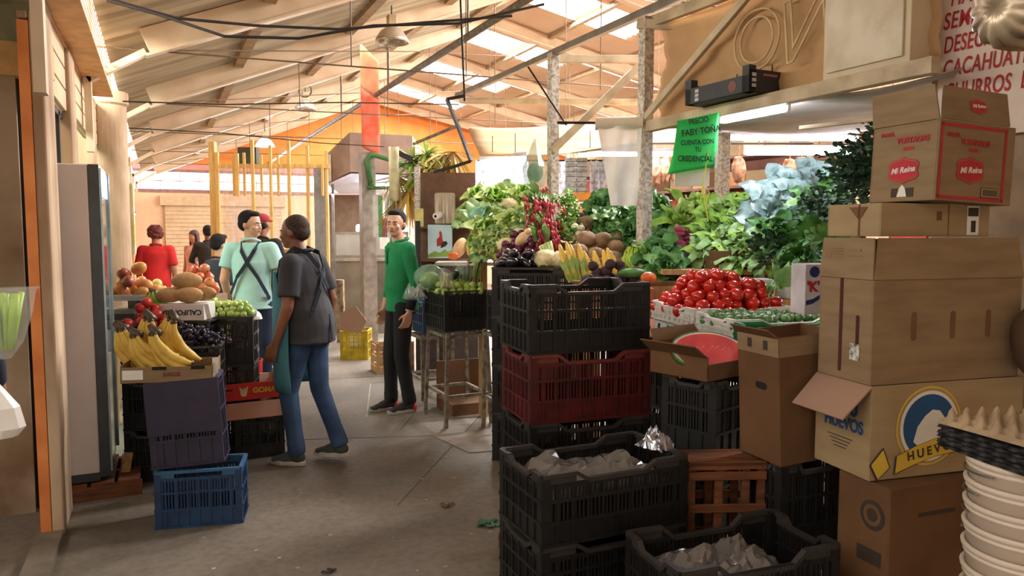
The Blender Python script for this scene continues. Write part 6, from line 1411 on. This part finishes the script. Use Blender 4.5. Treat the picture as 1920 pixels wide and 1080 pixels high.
# dried palm fronds hanging
rr = random.Random(41); FRD = [fm('palm_green', (150, 170, 76), (110, 140, 50)), fm('palm_straw', (206, 186, 120), (178, 150, 84)), fm('palm_yellow', (226, 180, 60), (206, 150, 40))]
def frond(n, L, mi, key, seed, dn=(0, 0, -1)):
    rr = random.Random(seed); b = MB()
    for k in range(n): a = rr.uniform(0, 6.3); leaf(b, (0, 0, 0), (math.cos(a) * .8 + dn[0], math.sin(a) * .4 + dn[1], rr.uniform(-.6, .8) + dn[2]), L * 1.35 * rr.uniform(.6, 1.1), .017, .5, .1, 0, rr, nu=5, nv=2)
    return b.mesh(key, FRD[mi], True)
f1, f2, f3 = frond(60, .26, 0, 'frond_a', 1, (0, 0, -.1)), frond(40, .34, 1, 'frond_b', 2, (.1, 0, -.8)), frond(22, .36, 2, 'frond_c', 3, (.1, 0, -1.6))
for i, (px, py, m) in enumerate([(800, 290, f1), (835, 290, f2), (785, 330, f1), (765, 360, f2), (850, 285, f2), (840, 300, f3), (768, 350, f3), (812, 325, f1), (745, 330, f2), (775, 305, f1)]):
    mobj('palm_bunch', m, None, W(px, py, 8.9), (.3, 0, i * .7), '%s dried palm bunch hanging above the shelf unit' % {f1: 'green', f2: 'straw coloured', f3: 'yellow'}[m], 'palm bunch', '%s palm bunches' % {f1: 'green', f2: 'straw', f3: 'yellow'}[m])
cr = thing('broken_crate', 'small black broken tray hanging among the palm bunches', 'tray', W(742, 285, 8.8)); b = MB(); b.bar((0, 0, 0), W(775, 300, 8.8) - W(742, 285, 8.8), .12, .06); b.build('tray_body', BLACKP, cr)
b = MB(); b.grid(lambda u, v: ((u - .5) * .12, 0.02 * math.sin(6 * u), -.62 * v), 8, 10); b.build('pale_strip', mat('pale_cloth_strip', (206, 196, 156), .8), None, smooth=True, solid=.004, label='pale cloth strip hanging beside the palm bunches', cat='cloth', loc=W(738, 275, 8.7))
beam('thin pole rising above the palm bunches', W(775, 270, 9.0), W(860, 235, 8.6), .03, .03, STEELD)

# food stall far behind
FS = thing('food_counter', 'stainless food counter with glass cases behind the man in green', 'counter', corner(626, 11.6, 0), YAW)
SSM = mat('stainless', (150, 142, 128), .35, .6, c2=(120, 110, 98), scale=2)
b = MB(); b.box(0, 0, 0, 1.15, .6, 1.13); b.build('counter_body', SSM, FS)
b = MB(); b.box(-.03, -.04, 1.13, 1.18, .64, 1.17); b.build('counter_top', mat('counter_top', (176, 166, 150), .3, .5), FS)
b = MB(); b.box(.0, 0, 1.17, 1.15, .4, 1.55); b.build('glass_case', film('case_glass', (176, 172, 160), .45, .1), FS)
b = MB()
for z in (1.19, 1.55): b.box(0, -.01, z, 1.15, .01, z + .03)
for x in (0, .55, 1.12): b.box(x, -.01, 1.17, x + .03, .01, 1.57)
b.build('case_frame', GALV, FS)
for i in range(9):
    b = MB(); b.lathe([(0, 0), (.05, 0), (.055, .02), (.05, .10), (.02, .12), (0, .12)], 12); b.build('jar', [WHITEP, mat('blue_jar', (60, 80, 150), .4), RADR][i % 3] if i % 2 else PAPER, None, smooth=True, label='small jar or cup on top of the glass food case', cat='jar', group='jars on the food case', loc=FS.location + Matrix.Rotation(YAW, 3, 'Z') @ Vector((.35 + .09 * i, .2, 1.58)))
    bpy.context.scene.collection.objects[-1]['label'] = 'small jar standing on top of the glass food case'
CN = thing('food_stall_canopy', 'grey canopy with white lit underside over the food stall', 'canopy', corner(612, 11.3, 0), YAW)
b = MB(); b.add([(0, 0, 2.30), (.45, -.35, 2.45), (1.35, -.30, 2.42), (1.35, .8, 2.4), (0, .8, 2.3), (0, 0, 2.72), (.45, -.35, 3.02), (1.35, -.30, 2.98), (1.35, .8, 2.9), (0, .8, 2.7)],
                [(0, 1, 6, 5), (1, 2, 7, 6), (2, 3, 8, 7), (3, 4, 9, 8), (4, 0, 5, 9), (5, 6, 7, 8, 9)]); b.build('fabric_panels', mat('canopy_grey', (166, 144, 130), .8, c2=(140, 118, 106), scale=3), CN)
b = MB(); b.add([(0.02, .02, 2.30), (.45, -.32, 2.43), (1.33, -.28, 2.40), (1.33, .78, 2.2), (.02, .78, 2.2)], [(4, 3, 2, 1, 0)]); b.build('white_lining', mat('white_lining', (226, 224, 236), .6, var=.03), CN, solid=.01)
mark(CN, rect(.14, .40), faceM((.06, -.06, 2.53), (-.62, -.78, 0)), mat('bright_poster', (232, 228, 220), .5), 'pale_poster')
for x in (.08, .95): b = MB(); b.box(x, .02, 0, x + .035, .055, 2.35); b.build('canopy_pole', GALV, CN)
area('food_stall_light', corner(670, 11.6, 2.15), .9, .5, 22, (.95, .97, 1))
b = MB(); b.box(0, 0, 0, 1.3, .04, 2.2); b.build('dark_board', mat('brown_board', (112, 88, 66), .8), None, label='brown board behind the glass food cases', cat='board', loc=corner(618, 12.6, 0), rz=YAW)
b = MB(); b.box(0, 0, 0, .8, .04, 1.2); b.build('coloured_backdrop', mat('orange_white_backdrop', (216, 170, 136), .8, c2=(226, 222, 214), scale=7), None, label='pale orange backdrop board behind the food stall poles', cat='board', loc=corner(712, 12.4, 1.3), rz=YAW)
post('grey_column', 'square grey steel column in front of the food counter', *corner(690, 10.3)[:2], 0, 2.66, .19, mat('grey_column', (140, 128, 116), .5, c2=(110, 98, 88)))
b = MB(); p0 = W(700, 290, 10.2); b.tube([W(698, 350, 10.2), W(688, 300, 10.2), W(700, 290, 10.2), W(740, 302, 10.0), W(775, 318, 9.8)], .035, 10); b.tube([W(690, 352, 10.2), W(735, 352, 10), W(770, 340, 9.8)], .025, 8)
b.build('green_pipe', mat('green_pipe', (74, 132, 74), .5), None, smooth=True, label='bent green pipe frame beside the grey column', cat='pipe')
for i, (px, c) in enumerate(((708, (90, 150, 90)), (722, (190, 206, 214)), (733, (60, 150, 120)), (700, (206, 206, 200)), (716, (176, 60, 60)))):
    b = MB(); b.box(0, 0, 0, .07, .02, .55 if i != 4 else .25); b.build('hanging_cloth', mat('hung_%d' % i, c, .8), None, label=['green', 'pale blue', 'teal', 'white', 'dark red'][i] + ' strip hanging beside the grey column of the food stall', cat='cloth', loc=W(px, 445, 9.9), rz=YAW)
crate(634, 9.15, 0, 2, .34, .34, .36, YL, 'yellow plastic crate on the floor beside the grey column', dip=0)
b = MB(); b.prism([(0, 0), (.26, -.02), (.33, .12), (.20, .30), (.0, .22)], .02, 0, faceM((0, 0, 0), (0, -1, .2))); b.build('cardboard_piece', CARDP, None, label='folded cardboard piece leaning on the yellow crate', cat='cardboard', loc=corner(636, 9.1, .37), rz=YAW)
wc = thing('wooden_crate', 'slatted wooden fruit crate on the floor behind the man in green', 'crate', corner(704, 8.25, 0), YAW + R(24)); b = MB()
for z in (.0, .12, .24):
    for (a, c) in (((0, 0), (.42, 0)), ((.42, 0), (.42, .28)), ((.42, .28), (0, .28)), ((0, .28), (0, 0))): b.bar((*a, z + .04), (*c, z + .04), .01, .07)
b.build('slat', WOOD, wc)
b = MB()
for x in (0.01, .41):
    for y in (.01, .27): b.box(x - .015, y - .015, 0, x + .015, y + .015, .34)
b.build('corner_post', WOOD, wc)
post('dark_bar', 'dark strut of the shelf right behind the man in green', *corner(783, 8.2)[:2], 0, 1.7, .05, IRON)
b = MB(); b.box(0, 0, 0, .10, .1, .9); b.build('mid_stack', mat('mixed_white_stack', (170, 150, 120), .7, c2=(96, 70, 50), scale=9), None, label='tall stack of mixed goods between the food counter and timber frame', cat='stacked goods', loc=corner(628, 10.6, 0), rz=YAW)

# timber frame hung with clear sheet
TF = thing('timber_frame', 'yellow timber frame hung with clear plastic sheet', 'frame', corner(400, 10.9, 0), YAW)
def tfx(px): return (px - 400) / 1400 * 10.9
for i, (px, y1, w) in enumerate(((402, 268, .09), (412, 288, .05), (441, 292, .04), (449, 290, .05), (460, 288, .035), (478, 265, .045), (492, 292, .035), (511, 275, .04), (523, 292, .035), (545, 263, .045), (578, 275, .045), (607, 310, .035), (613, 285, .04))):
    h = CAM_H + (435 - y1) / 1400 * 10.9
    z0 = 0 if px in (402, 412, 478, 511, 545, 578, 613) else 2.1
    b = MB(); b.box(-w / 2, -w / 2, z0, w / 2, w / 2, h); b.build('upright', YWOOD, TF, loc=(tfx(px), -.03 if i % 2 else .02, 0), bevel=.004)
b = MB(); b.box(0, -.02, 2.50, tfx(620), .02, 2.56); b.box(0, -.02, 1.28, tfx(545), .02, 1.33); b.build('rail', YWOOD, TF)
b = MB(); b.box(tfx(500), .03, .2, tfx(548), .05, 1.28); b.build('yellow_board', mat('ochre_board', (200, 150, 50), .6), TF)
b = MB(); b.grid(lambda u, v: (tfx(415) + u * (tfx(610) - tfx(415)), .06 + .03 * math.sin(u * 60) + .02 * math.sin(u * 23 + v * 3), .3 + 2.22 * v), 120, 8); b.build('clear_sheet', film('clear_sheet', (226, 210, 206), .42, .12), TF, smooth=True)
b = MB(); b.box(tfx(590), -.01, .2, tfx(611), .01, 2.5); b.build('grey_door_leaf', mat('grey_leaf', (150, 146, 140), .4), TF)
b = MB(); b.box(0, 0, 0, .28, .18, .24); b.build('dark_box', mat('dark_greenish_box', (70, 72, 60), .7), None, label='dark box propped on top of the timber frame', cat='box', loc=W(446, 306, 11.4), rz=YAW)

# hanging lamps and red banner
def dome(label, loc, s, lit=0, m=None):
    t = thing('hanging_lamp', label, 'lamp', loc); t.scale = (s,) * 3
    b = MB(); b.lathe([(.03, .17), (.07, .165), (.13, .12), (.175, .05), (.195, 0), (.188, 0), (.165, .05), (.12, .11), (.06, .15), (.03, .16)], 28); b.build('dome_shade', m or mat('glossy_dome', (196, 186, 170), .18, .6, var=.05), t, smooth=True)
    b = MB(); b.box(-.05, -.05, .17, .05, .05, .30); b.build('ballast_box', STEEL, t, bevel=.01)
    b = MB(); b.tube([(0, 0, .3), (0, 0, .75)], .008, 6); b.build('hanging_rod', IRON, t)
    if lit: b = MB(); b.lathe([(0, .035), (.06, .04), (.10, .06), (.14, .045), (.17, .03), (.0, .01)], 20); b.build('bulb', mat('lit_bulb', (226, 236, 255), .3, emit=9), t)
    return t
dome('largest glossy dome lamp hanging unlit under the roof', W(735, 80, 9.0), 1.05)
dome('smaller unlit dome lamp beyond the long pipe', W(573, 207, 13.0), 1.0)
dome('lit white dome lamp above the timber frame', W(497, 275, 15.5), 1.0, 1, mat('white_dome', (226, 230, 240), .3, emit=.8))
b = MB(); b.tube([W(572 + 12 * math.cos(a), 170 + 12 * math.sin(a), 12.8) for a in [2 * PI * k / 20 for k in range(21)]], .012, 6); b.build('coiled_cable', CABLE, None, label='small ring of coiled cable hanging above the smaller dome lamp', cat='cable')
RB = thing('red_banner', 'long vertical faded red banner with cream top hanging from the roof', 'banner', W(675, 80, 10.2))
wv = W(710, 100, 10.2) - W(675, 80, 10.2); bv = W(676, 276, 10.2) - W(675, 80, 10.2)
def rbf(t0, t1):
    def fn(u, v): t = t0 + (t1 - t0) * v; return wv * u * Vector((1, 1, 0)).length / 1.414 + Vector((0, 0, bv.z * t - .09 * u * (1 - t))) + Vector((0, .02 * math.sin(5 * t + 2 * u), 0))
    return fn
b = MB(); b.grid(rbf(0, .42), 6, 10); b.build('cream_part', mat('cream_banner', (226, 178, 130), .8, c2=(214, 130, 96), scale=3), RB, smooth=True, solid=.004)
b = MB(); b.grid(rbf(.42, 1), 6, 12); b.build('red_part', mat('faded_red', (226, 96, 66), .8, c2=(214, 130, 104), scale=6), RB, smooth=True, solid=.004)
b = MB(); b.tube([(0, 0, .0), (0, 0, .8)], .006, 5); b.tube([(.25, 0, -.05), (.25, 0, .8)], .006, 5); b.build('cord', CABLE, RB)

# litter on the floor
def litter(name, label, px, py, s, m, seed, cat):
    p = GZ(px, py); rr = random.Random(seed)
    b = MB()
    for k in range(5): leaf(b, (rr.uniform(-.3, .3) * s, rr.uniform(-.3, .3) * s, .006), (math.cos(k * 1.7), math.sin(k * 1.7), .12), s * .8, s * .28, .1, .4, 0, rr)
    b.build(name, m, None, smooth=True, label=label, cat=cat, loc=p)
litter('fallen_leaves', 'trampled green leaves on the floor beside the front crate stack', 918, 985, .11, HG2, 1, 'leaves')
litter('crumpled_scrap', 'crumpled brown scrap on the floor in mid aisle', 838, 950, .05, CARDD, 2, 'litter')
litter('dark_scrap', 'dark scrap on the floor at the picture bottom', 618, 1074, .04, BEET, 3, 'litter')
litter('small_scrap', 'tiny pale scrap on the floor behind the walking man', 700, 718, .02, PAPER, 4, 'litter')
rr = random.Random(77); b = MB()
for k in range(40):
    p = GZ(rr.uniform(330, 930), rr.uniform(790, 1070)); s = rr.uniform(.003, .010); b.box(p.x - s, p.y - s, 0, p.x + s, p.y + s * rr.uniform(.4, 1), .002)
b.build('floor_crumbs', mat('crumbs', (176, 166, 150), .9), None, kind='stuff', label='tiny pale crumbs scattered over the aisle floor', cat='crumbs')
